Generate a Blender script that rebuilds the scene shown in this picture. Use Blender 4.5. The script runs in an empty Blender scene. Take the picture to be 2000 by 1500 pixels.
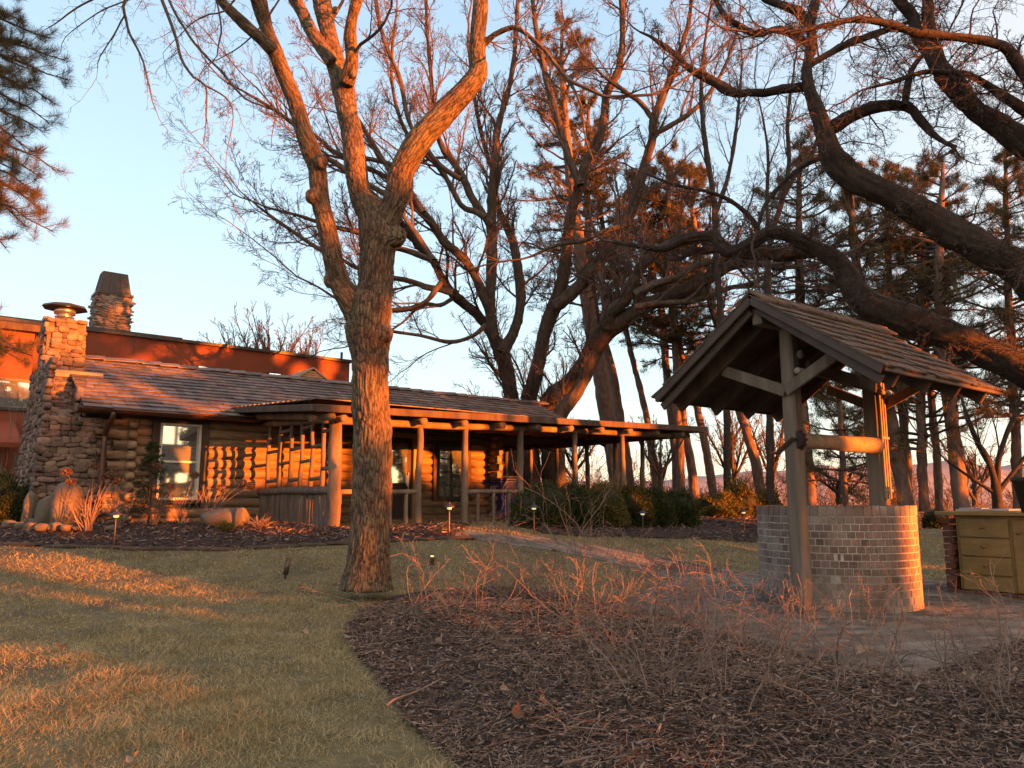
import bpy, math, random
import numpy as np
from math import sin, cos, tan, pi, radians, sqrt, atan2

sc = bpy.context.scene
COL = sc.collection
# ---------------------------------------------------------------- camera, sky, sun, exposure
F_PX = 1503.0
PITCH = radians(8.7)
EYE = np.array([0.0, 0.0, 1.03])
cam = bpy.data.cameras.new('camera')
cam_o = bpy.data.objects.new('camera', cam)
COL.objects.link(cam_o)
cam_o.location = EYE
cam_o.rotation_euler = (pi / 2 + PITCH, 0, 0)
cam.sensor_width = 36.0
cam.lens = 36.0 * F_PX / 2000.0
cam.clip_start = 0.05
cam.clip_end = 6000
sc.camera = cam_o

SUN_AZ = radians(122)      # clockwise from the view direction (+Y)
SUN_EL = radians(3.6)
SUNV = np.array([sin(SUN_AZ) * cos(SUN_EL), cos(SUN_AZ) * cos(SUN_EL), sin(SUN_EL)])
w = bpy.data.worlds.new('World')
sc.world = w
w.use_nodes = True
nt = w.node_tree
bg = nt.nodes['Background']
sky = nt.nodes.new('ShaderNodeTexSky')
sky.sky_type = 'NISHITA'
sky.sun_disc = False
sky.sun_elevation = SUN_EL
sky.sun_rotation = SUN_AZ
sky.altitude = 200
sky.air_density = 1.0
sky.dust_density = 0.25
sky.ozone_density = 2.2
tcw = nt.nodes.new('ShaderNodeTexCoord'); sx = nt.nodes.new('ShaderNodeSeparateXYZ'); nt.links.new(tcw.outputs['Generated'], sx.inputs[0])
rmp = nt.nodes.new('ShaderNodeValToRGB'); nt.links.new(sx.outputs['Z'], rmp.inputs[0]); el_ = rmp.color_ramp.elements   # clear evening air, pale toward the horizon
el_[0].position = 0.0; el_[0].color = (.93, .77, .58, 1); el_[1].position = 1.0; el_[1].color = (.20, .34, .55, 1)
for p_, c_ in ((.055, (.90, .87, .72)), (.14, (.74, .87, .86)), (.26, (.65, .81, .88)), (.45, (.53, .70, .83)), (.65, (.42, .58, .75))): q_ = el_.new(p_); q_.color = (*c_, 1)
vs = nt.nodes.new('ShaderNodeVectorMath'); vs.operation = 'SCALE'; vs.inputs['Scale'].default_value = 1 / (4 * .15); nt.links.new(rmp.outputs[0], vs.inputs[0])
mxw = nt.nodes.new('ShaderNodeMix'); mxw.data_type = 'RGBA'; mxw.inputs[0].default_value = .84
dt = nt.nodes.new('ShaderNodeVectorMath'); dt.operation = 'DOT_PRODUCT'; dt.inputs[1].default_value = tuple(SUNV); nt.links.new(tcw.outputs['Generated'], dt.inputs[0])
mr_ = nt.nodes.new('ShaderNodeMapRange'); mr_.interpolation_type = 'SMOOTHSTEP'; mr_.inputs['From Min'].default_value = -.35; mr_.inputs['From Max'].default_value = 1.0; nt.links.new(dt.outputs['Value'], mr_.inputs['Value'])
wm = nt.nodes.new('ShaderNodeMix'); wm.data_type = 'RGBA'; nt.links.new(mr_.outputs[0], wm.inputs[0]); nt.links.new(vs.outputs[0], wm.inputs[6]); wm.inputs[7].default_value = (2.7, 1.85, 1.25, 1)    # the glow of the low sun spreads over its side of the sky
nt.links.new(sky.outputs[0], mxw.inputs[6]); nt.links.new(wm.outputs[2], mxw.inputs[7]); nt.links.new(mxw.outputs[2], bg.inputs[0])
bg.inputs[1].default_value = 0.15
sun = bpy.data.lights.new('sun', 'SUN')
sun_o = bpy.data.objects.new('sun', sun)
COL.objects.link(sun_o)
from mathutils import Vector, Matrix
sun_o.rotation_euler = Vector(SUNV).to_track_quat('Z', 'Y').to_euler()
sun.energy = 5.0
sun.angle = radians(0.5)
sun.color = (1.0, 0.215, 0.016)
sc.view_settings.view_transform = 'Standard'
sc.view_settings.look = 'None'
sc.view_settings.exposure = 2.38
sc.view_settings.gamma = 1
sc.cycles.max_bounces = 6
sc.cycles.diffuse_bounces = 3
sc.cycles.glossy_bounces = 3
sc.cycles.transparent_max_bounces = 6
sc.cycles.caustics_reflective = False
sc.cycles.caustics_refractive = False
sc.cycles.use_denoising = True

# ---------------------------------------------------------------- helpers: camera maths
_fw = np.array([0, cos(PITCH), sin(PITCH)]); _up = np.array([0, -sin(PITCH), cos(PITCH)])
def ray(px, py):
    d = _fw + np.array([1., 0, 0]) * (px - 1000) / F_PX + _up * (750 - py) / F_PX
    return d / d[1]
def at(px, py, Y):
    """the point of the place seen at a photo pixel, Y metres ahead"""
    return EYE + ray(px, py) * Y
def onpl(px, py, p0, n):
    d = ray(px, py); m = np.array([n[0], n[1], 0.])
    t = ((np.array([p0[0], p0[1], 0]) - np.array([0, 0, 0])) @ m) / (d @ m)
    return EYE + d * t
def rng(s): return np.random.default_rng(s)

# ---------------------------------------------------------------- helpers: noise
def _hash(ix, iy, iz, s):
    h = (ix.astype(np.int64) * 374761393 + iy.astype(np.int64) * 668265263 + iz.astype(np.int64) * 2147483647 + s * 974711) & 0xffffffff
    h = ((h ^ (h >> 13)) * 1274126177) & 0xffffffff
    h = ((h ^ (h >> 16)) * 2246822519) & 0xffffffff
    return ((h ^ (h >> 15)) & 0xffffff) / float(0xffffff)
def vn(P, f=1.0, s=0):
    """value noise in -1..1"""
    P = np.asarray(P, float) * f
    i = np.floor(P).astype(np.int64); t = P - i; t = t * t * (3 - 2 * t)
    r = 0
    for a in (0, 1):
        for b in (0, 1):
            for c in (0, 1):
                wgt = (t[..., 0] if a else 1 - t[..., 0]) * (t[..., 1] if b else 1 - t[..., 1]) * (t[..., 2] if c else 1 - t[..., 2])
                r = r + wgt * _hash(i[..., 0] + a, i[..., 1] + b, i[..., 2] + c, s)
    return r * 2 - 1
def fbm(P, f=1.0, s=0, o=3):
    r = 0; a = 1.0
    for k in range(o): r = r + a * vn(P, f * 2 ** k, s + k); a *= .5
    return r
def worley(P, s=0):
    """F2-F1 of jittered cells: small in the cracks between plates"""
    i = np.floor(P).astype(np.int64)
    f1 = np.full(len(P), 9.); f2 = np.full(len(P), 9.)
    for a in (-1, 0, 1):
        for b in (-1, 0, 1):
            for c in (-1, 0, 1):
                q = i + (a, b, c)
                pt = np.stack([_hash(q[:, 0], q[:, 1], q[:, 2], s + k) for k in (1, 2, 3)], 1) + q
                d = np.linalg.norm(pt - P, axis=1)
                f2 = np.where(d < f1, f1, np.minimum(f2, d)); f1 = np.minimum(f1, d)
    return f2 - f1
def sstep(x): x = np.clip(x, 0, 1); return x * x * (3 - 2 * x)
def nrm(v): return v / np.maximum(np.linalg.norm(v, axis=-1, keepdims=True), 1e-9)

# ---------------------------------------------------------------- helpers: meshes
def mesh_obj(name, V, FS, mat=None, parent=None, smooth=False, uv=None):
    """V (n,3), FS list of (m,k) index arrays; one mesh object"""
    V = np.asarray(V, np.float32)
    FS = [np.asarray(f, np.int32) for f in FS if len(f)]
    me = bpy.data.meshes.new(name)
    me.vertices.add(len(V)); me.vertices.foreach_set('co', V.ravel())
    tot = np.concatenate([np.full(len(f), f.shape[1], np.int32) for f in FS])
    lp = np.concatenate([f.ravel() for f in FS])
    me.loops.add(len(lp)); me.loops.foreach_set('vertex_index', lp)
    me.polygons.add(len(tot))
    st = np.concatenate([[0], np.cumsum(tot)[:-1]]).astype(np.int32)
    me.polygons.foreach_set('loop_start', st)
    try: me.polygons.foreach_set('loop_total', tot)
    except Exception: pass
    me.polygons.foreach_set('use_smooth', np.full(len(tot), bool(smooth)))
    if uv is not None:
        l = me.uv_layers.new(name='UVMap'); l.data.foreach_set('uv', np.asarray(uv, np.float32).ravel())
    me.update(calc_edges=True)
    me.validate()
    if mat: me.materials.append(mat)
    o = bpy.data.objects.new(name, me); COL.objects.link(o)
    if parent: o.parent = parent
    return o
class MB:
    def __init__(s): s.V = []; s.F = {}; s.n = 0
    def add(s, V, F):
        V = np.asarray(V, float).reshape(-1, 3)
        if not isinstance(F, list): F = [F]
        for f in F:
            f = np.asarray(f)
            if len(f): s.F.setdefault(f.shape[1], []).append(f + s.n)
        s.V.append(V); s.n += len(V)
        return s
    def build(s, name, mat, parent=None, smooth=False):
        return mesh_obj(name, np.concatenate(s.V), [np.concatenate(x) for x in s.F.values()], mat, parent, smooth)
BOXF = np.array([[0, 3, 2, 1], [4, 5, 6, 7], [0, 1, 5, 4], [1, 2, 6, 5], [2, 3, 7, 6], [3, 0, 4, 7]])
def box(c, ex, ey, ez):
    """box from centre and three half-axis vectors"""
    c, ex, ey, ez = (np.asarray(q, float) for q in (c, ex, ey, ez))
    V = [c + a * ex + b * ey + d * ez for d in (-1, 1) for a, b in ((-1, -1), (1, -1), (1, 1), (-1, 1))]
    return np.array(V), BOXF
def bevbox(c, ex, ey, ez, b=.01):
    """box with chamfered edges (24 verts)"""
    c, ex, ey, ez = (np.asarray(q, float) for q in (c, ex, ey, ez))
    l = [np.linalg.norm(q) for q in (ex, ey, ez)]
    k = [max(0.05, 1 - b / max(x, 1e-6)) for x in l]
    V = []; idx = {}
    for sx in (-1, 1):
        for sy in (-1, 1):
            for sz in (-1, 1):
                for ax in range(3):
                    m = [k[0], k[1], k[2]]; m[ax] = 1
                    idx[(sx, sy, sz, ax)] = len(V)
                    V.append(c + sx * m[0] * ex + sy * m[1] * ey + sz * m[2] * ez)
    Q = []; T = []
    for ax in range(3):
        o = [i for i in range(3) if i != ax]
        for s in (-1, 1):
            cyc = []
            for p, q in ((-1, -1), (1, -1), (1, 1), (-1, 1)):
                sg = [0, 0, 0]; sg[ax] = s; sg[o[0]] = p; sg[o[1]] = q
                cyc.append(idx[(*sg, ax)])
            Q.append(cyc)
    for ax in range(3):                      # edges parallel to ax
        o = [i for i in range(3) if i != ax]
        for p in (-1, 1):
            for q in (-1, 1):
                r = []
                for s, f in ((-1, o[0]), (1, o[0]), (1, o[1]), (-1, o[1])):
                    sg = [0, 0, 0]; sg[ax] = s; sg[o[0]] = p; sg[o[1]] = q
                    r.append(idx[(*sg, f)])
                Q.append(r)
    for sx in (-1, 1):
        for sy in (-1, 1):
            for sz in (-1, 1): T.append([idx[(sx, sy, sz, a)] for a in range(3)])
    return np.array(V), [np.array(Q), np.array(T)]
def beam(p, q, wd, ht, up=(0, 0, 1), b=.008):
    """squared timber between two points"""
    p, q, up = (np.asarray(x, float) for x in (p, q, up))
    d = q - p; L = np.linalg.norm(d); d = d / L
    s = nrm(np.cross(d, up)); u = np.cross(s, d)
    return bevbox((p + q) / 2, d * L / 2, s * wd / 2, u * ht / 2, b)
def resample(P, R, step):
    """Catmull-Rom through points with radii"""
    P = np.asarray(P, float); R = np.asarray(R, float)
    if len(P) < 2: return P, R
    Q = np.vstack([2 * P[0] - P[1], P, 2 * P[-1] - P[-2]]); oP = []; oR = []
    for i in range(len(P) - 1):
        a, b, c, d = Q[i:i + 4]; n = max(1, int(round(np.linalg.norm(c - b) / step)))
        for k in range(n):
            t = k / n
            oP.append(.5 * ((2 * b) + (-a + c) * t + (2 * a - 5 * b + 4 * c - d) * t * t + (-a + 3 * b - 3 * c + d) * t ** 3))
            oR.append(R[i] * (1 - t) + R[i + 1] * t)
    oP.append(P[-1]); oR.append(R[-1])
    return np.array(oP), np.array(oR)
def tubes(P, R, S=3):
    """N tubes at once: P (N,K,3), R (N,K) -> V, quads"""
    N, K, _ = P.shape
    T = np.empty_like(P); T[:, 1:-1] = P[:, 2:] - P[:, :-2]; T[:, 0] = P[:, 1] - P[:, 0]; T[:, -1] = P[:, -1] - P[:, -2]
    T = nrm(T)
    m = nrm(T.mean(1)); ref = np.where(np.abs(m[:, 2:3]) > .8, np.array([[1., 0, 0]]), np.array([[0, 0, 1.]]))[:, None, :]
    A = nrm(np.cross(T, np.broadcast_to(ref, T.shape))); B = np.cross(T, A)
    th = np.arange(S) * 2 * pi / S
    V = P[:, :, None, :] + R[:, :, None, None] * (A[:, :, None, :] * np.cos(th)[None, None, :, None] + B[:, :, None, :] * np.sin(th)[None, None, :, None])
    i = (np.arange(N) * K * S)[:, None, None] + (np.arange(K - 1) * S)[None, :, None] + np.arange(S)[None, None, :]
    j = (np.arange(N) * K * S)[:, None, None] + (np.arange(K - 1) * S)[None, :, None] + ((np.arange(S) + 1) % S)[None, None, :]
    return V.reshape(-1, 3), np.stack([i, j, j + S, i + S], -1).reshape(-1, 4)
def tube1(P, R, S=12, cap=True, rough=0.0, seed=0, fr=4.0):
    """one tube with caps and a lumpy surface"""
    P = np.asarray(P, float); R = np.broadcast_to(np.asarray(R, float), (len(P),))
    V, Fq = tubes(P[None], R[None], S)
    if rough:
        c = np.repeat(P, S, 0); d = nrm(V - c)
        V = V + d * (fbm(V, fr, seed, 3) * rough)[:, None]
    F = [Fq]
    if cap:
        n = len(V); V = np.vstack([V, P[0], P[-1]]); k = np.arange(S); l = (len(P) - 1) * S
        F.append(np.stack([np.full(S, n), (k + 1) % S, k], 1)); F.append(np.stack([np.full(S, n + 1), l + k, l + (k + 1) % S], 1))
    return V, F
def pole(p, q, r0, r1=None, S=12, n=8, wob=0.0, rough=.004, seed=0):
    p = np.asarray(p, float); q = np.asarray(q, float); t = np.linspace(0, 1, n)[:, None]
    P = p + (q - p) * t
    if wob:
        P = P + np.stack([vn(np.stack([t[:, 0] * 2.2 + seed, t[:, 0] * 0 + k, t[:, 0] * 0], 1), 1, seed + k) for k in range(3)], 1) * wob * np.sin(t * pi)
    return tube1(P, np.linspace(r0, r1 if r1 is not None else r0, n), S, True, rough, seed, 7)
def lathe(prof, c, S=20, axis=(0, 0, 1)):
    """prof list of (r, h)"""
    c = np.asarray(c, float); ax = nrm(np.asarray(axis, float))
    ref = np.array([1., 0, 0]) if abs(ax[2]) > .7 else np.array([0, 0, 1.])
    A = nrm(np.cross(ax, ref)); B = np.cross(ax, A); th = np.arange(S) * 2 * pi / S
    V = np.concatenate([c + ax * h + r * (np.outer(np.cos(th), A) + np.outer(np.sin(th), B)) for r, h in prof])
    K = len(prof); k = np.arange(S)
    F = np.concatenate([np.stack([i * S + k, i * S + (k + 1) % S, (i + 1) * S + (k + 1) % S, (i + 1) * S + k], 1) for i in range(K - 1)])
    return V, F
def blob(c, ex, ey, ez, n=4, amp=.15, seed=0, sq=2.6, fr=1.6):
    """rounded irregular stone: spherified cube"""
    g = np.linspace(-1, 1, n + 1); V = []; F = []; key = {}
    for ax in range(3):
        for s in (-1, 1):
            ids = np.zeros((n + 1, n + 1), int)
            for i, a in enumerate(g):
                for j, b in enumerate(g):
                    q = [0, 0, 0]; q[ax] = s; q[(ax + 1) % 3] = a; q[(ax + 2) % 3] = b
                    kk = tuple(np.round(q, 4))
                    if kk not in key: key[kk] = len(V); V.append(q)
                    ids[i, j] = key[kk]
            for i in range(n):
                for j in range(n):
                    f = [ids[i, j], ids[i + 1, j], ids[i + 1, j + 1], ids[i, j + 1]]
                    F.append(f if s > 0 else f[::-1])
    V = np.array(V, float)
    V = V / (np.abs(V) ** sq).sum(1, keepdims=True) ** (1 / sq)
    V = V * (1 + amp * fbm(V + seed * 7.13, fr, seed, 2))[:, None]
    return np.asarray(c) + V @ np.array([ex, ey, ez], float), np.array(F)

# ---------------------------------------------------------------- helpers: naming
def tag(o, label, cat, group=None):
    o['label'] = label; o['category'] = cat
    if group: o['group'] = group
    return o
def thing(name, label, cat, loc=(0, 0, 0), group=None):
    """an Empty at the thing's base; its parts are built in world coordinates and parented to it"""
    o = bpy.data.objects.new(name, None); COL.objects.link(o); o.location = Vector([float(q) for q in loc])
    return tag(o, label, cat, group)
def adopt(o, root):
    o.parent = root
    o.matrix_parent_inverse = Matrix.Translation(-Vector(root.location)) if root.type == 'EMPTY' else Matrix()
    return o
def struct(o, kind='structure'): o['kind'] = kind; return o
def part(mb, name, mat, root, smooth=False, label=None):
    o = mb.build(name, mat, None, smooth); adopt(o, root)
    if label: o['label'] = label
    return o

# ---------------------------------------------------------------- helpers: materials
def lin(c): return tuple(((x / 255) / 12.92 if x <= 10 else (((x / 255) + .055) / 1.055) ** 2.4) for x in c)
def M(name, c1, c2=None, c3=None, sc_=6., st=(1, 1, 1), det=8, rough=.85, bump=.25, bsc=None, bst=None, isl=.0, hue=.0,
      coord='Object', metal=0., spec=.3, patch=None, fine=None):
    m = bpy.data.materials.new(name); m.use_nodes = True; t = m.node_tree; N = t.nodes; L = t.links
    b = N['Principled BSDF']; b.inputs['Roughness'].default_value = rough; b.inputs['Metallic'].default_value = metal
    b.inputs['Specular IOR Level'].default_value = spec
    tc = N.new('ShaderNodeTexCoord'); mp = N.new('ShaderNodeMapping'); mp.inputs['Scale'].default_value = st
    L.new(tc.outputs[coord], mp.inputs[0])
    no = N.new('ShaderNodeTexNoise'); no.inputs['Scale'].default_value = sc_; no.inputs['Detail'].default_value = det; no.inputs['Roughness'].default_value = .6
    L.new(mp.outputs[0], no.inputs['Vector'])
    rp = N.new('ShaderNodeValToRGB'); e = rp.color_ramp.elements
    e[0].position = .3; e[0].color = (*c1, 1); e[1].position = .7; e[1].color = (*(c2 or c1), 1)
    if c3: q = rp.color_ramp.elements.new(.5); q.color = (*c3, 1)
    L.new(no.outputs['Fac'], rp.inputs[0]); col = rp.outputs[0]
    if patch:                                  # large soft blotches of another colour
        n2 = N.new('ShaderNodeTexNoise'); n2.inputs['Scale'].default_value = patch[1]; n2.inputs['Detail'].default_value = 4; L.new(tc.outputs['Object'], n2.inputs['Vector'])
        r2 = N.new('ShaderNodeMapRange'); r2.inputs['From Min'].default_value = .48; r2.inputs['From Max'].default_value = .62; L.new(n2.outputs['Fac'], r2.inputs['Value'])
        mu = N.new('ShaderNodeMath'); mu.operation = 'MULTIPLY'; mu.inputs[1].default_value = patch[2]; L.new(r2.outputs[0], mu.inputs[0])
        mx = N.new('ShaderNodeMix'); mx.data_type = 'RGBA'; L.new(mu.outputs[0], mx.inputs[0]); L.new(col, mx.inputs[6]); mx.inputs[7].default_value = (*patch[0], 1); col = mx.outputs[2]
    if isl or hue:
        g = N.new('ShaderNodeNewGeometry'); hs = N.new('ShaderNodeHueSaturation')
        mr = N.new('ShaderNodeMapRange'); mr.inputs['To Min'].default_value = 1 - isl; mr.inputs['To Max'].default_value = 1 + isl
        L.new(g.outputs['Random Per Island'], mr.inputs['Value']); L.new(mr.outputs[0], hs.inputs['Value'])
        wn = N.new('ShaderNodeTexWhiteNoise'); wn.noise_dimensions = '1D'; L.new(g.outputs['Random Per Island'], wn.inputs['W'])
        m2 = N.new('ShaderNodeMapRange'); m2.inputs['To Min'].default_value = .5 - hue; m2.inputs['To Max'].default_value = .5 + hue
        L.new(wn.outputs['Value'], m2.inputs['Value']); L.new(m2.outputs[0], hs.inputs['Hue'])
        L.new(col, hs.inputs['Color']); col = hs.outputs[0]
    L.new(col, b.inputs['Base Color'])
    if bump:
        mb = N.new('ShaderNodeMapping'); mb.inputs['Scale'].default_value = bst or st; L.new(tc.outputs[coord], mb.inputs[0])
        nb = N.new('ShaderNodeTexNoise'); nb.inputs['Scale'].default_value = bsc or sc_ * 3; nb.inputs['Detail'].default_value = 6; L.new(mb.outputs[0], nb.inputs['Vector'])
        bp = N.new('ShaderNodeBump'); bp.inputs['Strength'].default_value = bump; bp.inputs['Distance'].default_value = .02
        L.new(nb.outputs['Fac'], bp.inputs['Height']); L.new(bp.outputs[0], b.inputs['Normal'])
    return m
def island_mat(name, cols, rough=.8, trans=0., spec=.2, pos=None, nsc=0):
    """each loose piece picks one colour of a ramp"""
    m = bpy.data.materials.new(name); m.use_nodes = True; t = m.node_tree; N = t.nodes; L = t.links
    b = N['Principled BSDF']; b.inputs['Roughness'].default_value = rough; b.inputs['Specular IOR Level'].default_value = spec
    g = N.new('ShaderNodeNewGeometry'); rp = N.new('ShaderNodeValToRGB'); e = rp.color_ramp.elements
    n = len(cols); e[0].color = (*cols[0], 1); e[1].color = (*cols[-1], 1)
    for i in range(1, n - 1): q = e.new(i / (n - 1)); q.color = (*cols[i], 1)
    fac = g.outputs['Random Per Island']
    if nsc:
        tc = N.new('ShaderNodeTexCoord'); no = N.new('ShaderNodeTexNoise'); no.inputs['Scale'].default_value = nsc; no.inputs['Detail'].default_value = 3
        L.new(tc.outputs['Object'], no.inputs['Vector'])
        r2 = N.new('ShaderNodeMapRange'); r2.inputs['From Min'].default_value = .3; r2.inputs['From Max'].default_value = .7; L.new(no.outputs['Fac'], r2.inputs['Value'])
        a = N.new('ShaderNodeMath'); a.operation = 'ADD'; L.new(fac, a.inputs[0]); L.new(r2.outputs[0], a.inputs[1])
        h = N.new('ShaderNodeMath'); h.operation = 'MULTIPLY'; h.inputs[1].default_value = .5; L.new(a.outputs[0], h.inputs[0]); fac = h.outputs[0]
    L.new(fac, rp.inputs[0]); L.new(rp.outputs[0], b.inputs['Base Color'])
    if trans:
        tr = N.new('ShaderNodeBsdfTranslucent'); L.new(rp.outputs[0], tr.inputs[0]); ms = N.new('ShaderNodeMixShader'); ms.inputs[0].default_value = trans
        L.new(b.outputs[0], ms.inputs[1]); L.new(tr.outputs[0], ms.inputs[2]); L.new(ms.outputs[0], N['Material Output'].inputs[0])
    return m
def emis(name, c, s):
    m = bpy.data.materials.new(name); m.use_nodes = True; b = m.node_tree.nodes['Principled BSDF']
    b.inputs['Base Color'].default_value = (*c, 1); b.inputs['Emission Color'].default_value = (*c, 1); b.inputs['Emission Strength'].default_value = s
    return m
# ---------------------------------------------------------------- materials used in many places
m_lawn = M('lawn_soil', (.10, .085, .035), (.19, .15, .07), sc_=9, bump=.5, patch=((.05, .035, .02), 1.3, .5))
m_mulch = M('mulch_base', (.022, .015, .012), (.06, .036, .027), sc_=30, bump=1., bsc=60)
m_chip = island_mat('wood_chip', [(.035, .024, .019), (.13, .085, .065), (.055, .036, .028), (.34, .25, .2), (.085, .055, .043)])
m_straw = island_mat('pine_straw', [(.18, .115, .08), (.32, .22, .15), (.10, .065, .045), (.44, .34, .25)])
m_grass = island_mat('grass_blade', [(.21, .185, .085), (.45, .36, .18), (.16, .15, .068), (.55, .46, .27), (.31, .255, .12), (.65, .54, .35)], trans=.25, nsc=2.2)
m_grassg = island_mat('green_blade', [(.03, .05, .012), (.08, .11, .03), (.12, .12, .04)], trans=.25)
m_wood = M('weathered_log', (.16, .105, .065), (.37, .25, .155), (.25, .165, .10), sc_=3, st=(1, 1, 9), isl=.16, bump=.35, bsc=14)
m_gray = M('grey_timber', (.09, .068, .05), (.235, .18, .135), (.155, .12, .09), sc_=7, st=(1, 1, .12), det=10, bump=.5, bsc=30, isl=.1)
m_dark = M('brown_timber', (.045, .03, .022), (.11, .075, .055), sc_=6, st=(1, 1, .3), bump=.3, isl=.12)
m_stone = M('field_stone', (.10, .072, .058), (.26, .185, .14), (.17, .12, .095), sc_=3, bump=.8, bsc=22, isl=.45, hue=.02)
m_ledge = M('ledge_stone', (.13, .10, .085), (.26, .20, .16), sc_=5, bump=.5, isl=.5, hue=.02)
m_mortar = M('mortar', (.10, .08, .065), (.16, .13, .105), sc_=20, bump=.4)
m_shing = M('cedar_shingle', (.08, .058, .049), (.19, .14, .12), (.13, .096, .083), sc_=4, st=(1, 1, 1), det=10, bump=.45, bsc=40, isl=.35, hue=.012, rough=.6, spec=.5)
m_black = M('black_metal', (.02, .018, .018), (.035, .03, .03), bump=.05, rough=.45, spec=.5)
m_copper = M('brown_gutter', (.075, .035, .025), (.11, .05, .035), bump=.05, rough=.35, spec=.5, metal=.4)
m_steel = M('galvanised', (.45, .43, .42), (.6, .58, .56), bump=.03, rough=.28, metal=.9)
m_rust = M('rust_panel', (.17, .042, .02), (.23, .06, .027), sc_=.5, bump=.06, rough=.7)
m_bark = M('bark', (.035, .024, .018), (.11, .078, .055), (.065, .046, .034), sc_=11, st=(1, 1, .35), bump=.6, bsc=30, isl=0)
m_twig = M('twig', (.06, .04, .033), (.12, .08, .065), bump=0, isl=.2)
m_needle = island_mat('pine_needle', [(.035, .045, .018), (.10, .085, .035), (.15, .10, .045), (.05, .06, .024), (.2, .12, .06)], trans=.2)
m_leafdk = island_mat('yew_leaf', [(.012, .024, .008), (.03, .05, .014), (.05, .062, .018), (.075, .07, .022)], trans=.1)
m_brick = M('well_brick', (.145, .092, .070), (.25, .165, .125), (.195, .128, .10), sc_=6, bump=.5, bsc=50, isl=.24, hue=.01, patch=((.40, .35, .29), 1.7, .5))

# ---------------------------------------------------------------- the ground
def gz(x, y):
    x = np.asarray(x, float); y = np.asarray(y, float)
    amp = .57 * (1 - sstep((x - 6) / 7))
    z = amp * sstep((y - 7.5 - .9 * np.maximum(0, x + 1)) / 6.5)
    P = np.stack([x, y, x * 0], -1)
    fl = 1 - np.exp(-((x - 3.6) ** 2 + (y - 7.5) ** 2) / 9)
    z = z + .035 * vn(P, .45, 3) * fl + .012 * vn(P, 1.7, 5) * fl
    r = np.sqrt(x * x + y * y)
    far = np.maximum(0, y - 46)
    z = z - 16 * sstep(far / 70)
    return z
def gpx(px, py, lift=0.0):
    """where the view through a photo pixel meets the ground"""
    d = ray(px, py); t = 2.0
    for _ in range(4000):
        p = EYE + d * t
        if p[2] <= gz(p[0], p[1]) + lift: break
        t += .01
        if t > 70: break
    return EYE + d * t
def gpl(px, py):
    """the same, on the raised bed beside the cabin"""
    return gpx(px, py, .1 if (py < 1045 and px < 640) else 0.0)
def inpoly(x, y, poly):
    c = np.zeros(np.shape(x), bool); n = len(poly); j = n - 1
    for i in range(n):
        xi, yi = poly[i][:2]; xj, yj = poly[j][:2]
        c ^= ((yi > y) != (yj > y)) & (x < (xj - xi) * (y - yi) / (yj - yi + 1e-12) + xi); j = i
    return c
def edged(x, y, poly):
    d = np.full(np.shape(x), 1e9); n = len(poly)
    for i in range(n):
        a = np.array(poly[i][:2]); b = np.array(poly[(i + 1) % n][:2]); ab = b - a
        t = np.clip(((x - a[0]) * ab[0] + (y - a[1]) * ab[1]) / (ab @ ab + 1e-9), 0, 1)
        d = np.minimum(d, np.hypot(x - a[0] - t * ab[0], y - a[1] - t * ab[1]))
    return d
def sheet(name, poly, mat, dz, step=.06, mound=0., mw=.6, rough=0.):
    poly = [tuple(p[:2]) for p in poly]
    a = np.array(poly); x0, y0 = a.min(0) - step; x1, y1 = a.max(0) + step
    X, Y = np.meshgrid(np.arange(x0, x1, step), np.arange(y0, y1, step), indexing='ij')
    J = np.stack([X, Y, X * 0], -1)
    X = X + vn(J, 6, 11) * step * .3; Y = Y + vn(J, 6, 12) * step * .3
    ins = inpoly(X, Y, poly); Z = gz(X, Y) + dz
    if mound: Z = Z + mound * sstep(edged(X, Y, poly) / mw) * (1 + .3 * vn(J, 1.1, 4))
    if rough: Z = Z + rough * fbm(J, 9, 8, 2)
    nx, ny = X.shape; idx = np.arange(nx * ny).reshape(nx, ny)
    keep = ins[:-1, :-1] & ins[1:, 1:] & ins[1:, :-1] & ins[:-1, 1:]
    q = np.stack([idx[:-1, :-1], idx[1:, :-1], idx[1:, 1:], idx[:-1, 1:]], -1)[keep]
    u, inv = np.unique(q, return_inverse=True)
    V = np.stack([X.ravel(), Y.ravel(), Z.ravel()], 1)[u]
    return mesh_obj(name, V, [inv.reshape(-1, 4)], mat, smooth=True)
# one big sheet, fine near the camera
def axis(lo, hi, near, fine):
    s = [0.]; k = fine
    while s[-1] < hi: s.append(s[-1] + k); k *= (1.0 if s[-1] < near else 1.12)
    n = [0.]; k = fine
    while n[-1] > lo: n.append(n[-1] - k); k *= (1.0 if n[-1] > -near else 1.12)
    return np.array(sorted(set(n + s)))
gx = axis(-2500, 2500, 14, .2); gy = axis(-60, 3500, 30, .2)
X, Y = np.meshgrid(gx, gy, indexing='ij'); Z = gz(X, Y)
idx = np.arange(X.size).reshape(X.shape)
q = np.stack([idx[:-1, :-1], idx[1:, :-1], idx[1:, 1:], idx[:-1, 1:]], -1).reshape(-1, 4)
ground = struct(mesh_obj('ground', np.stack([X.ravel(), Y.ravel(), Z.ravel()], 1), [q], m_lawn, smooth=True))

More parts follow.
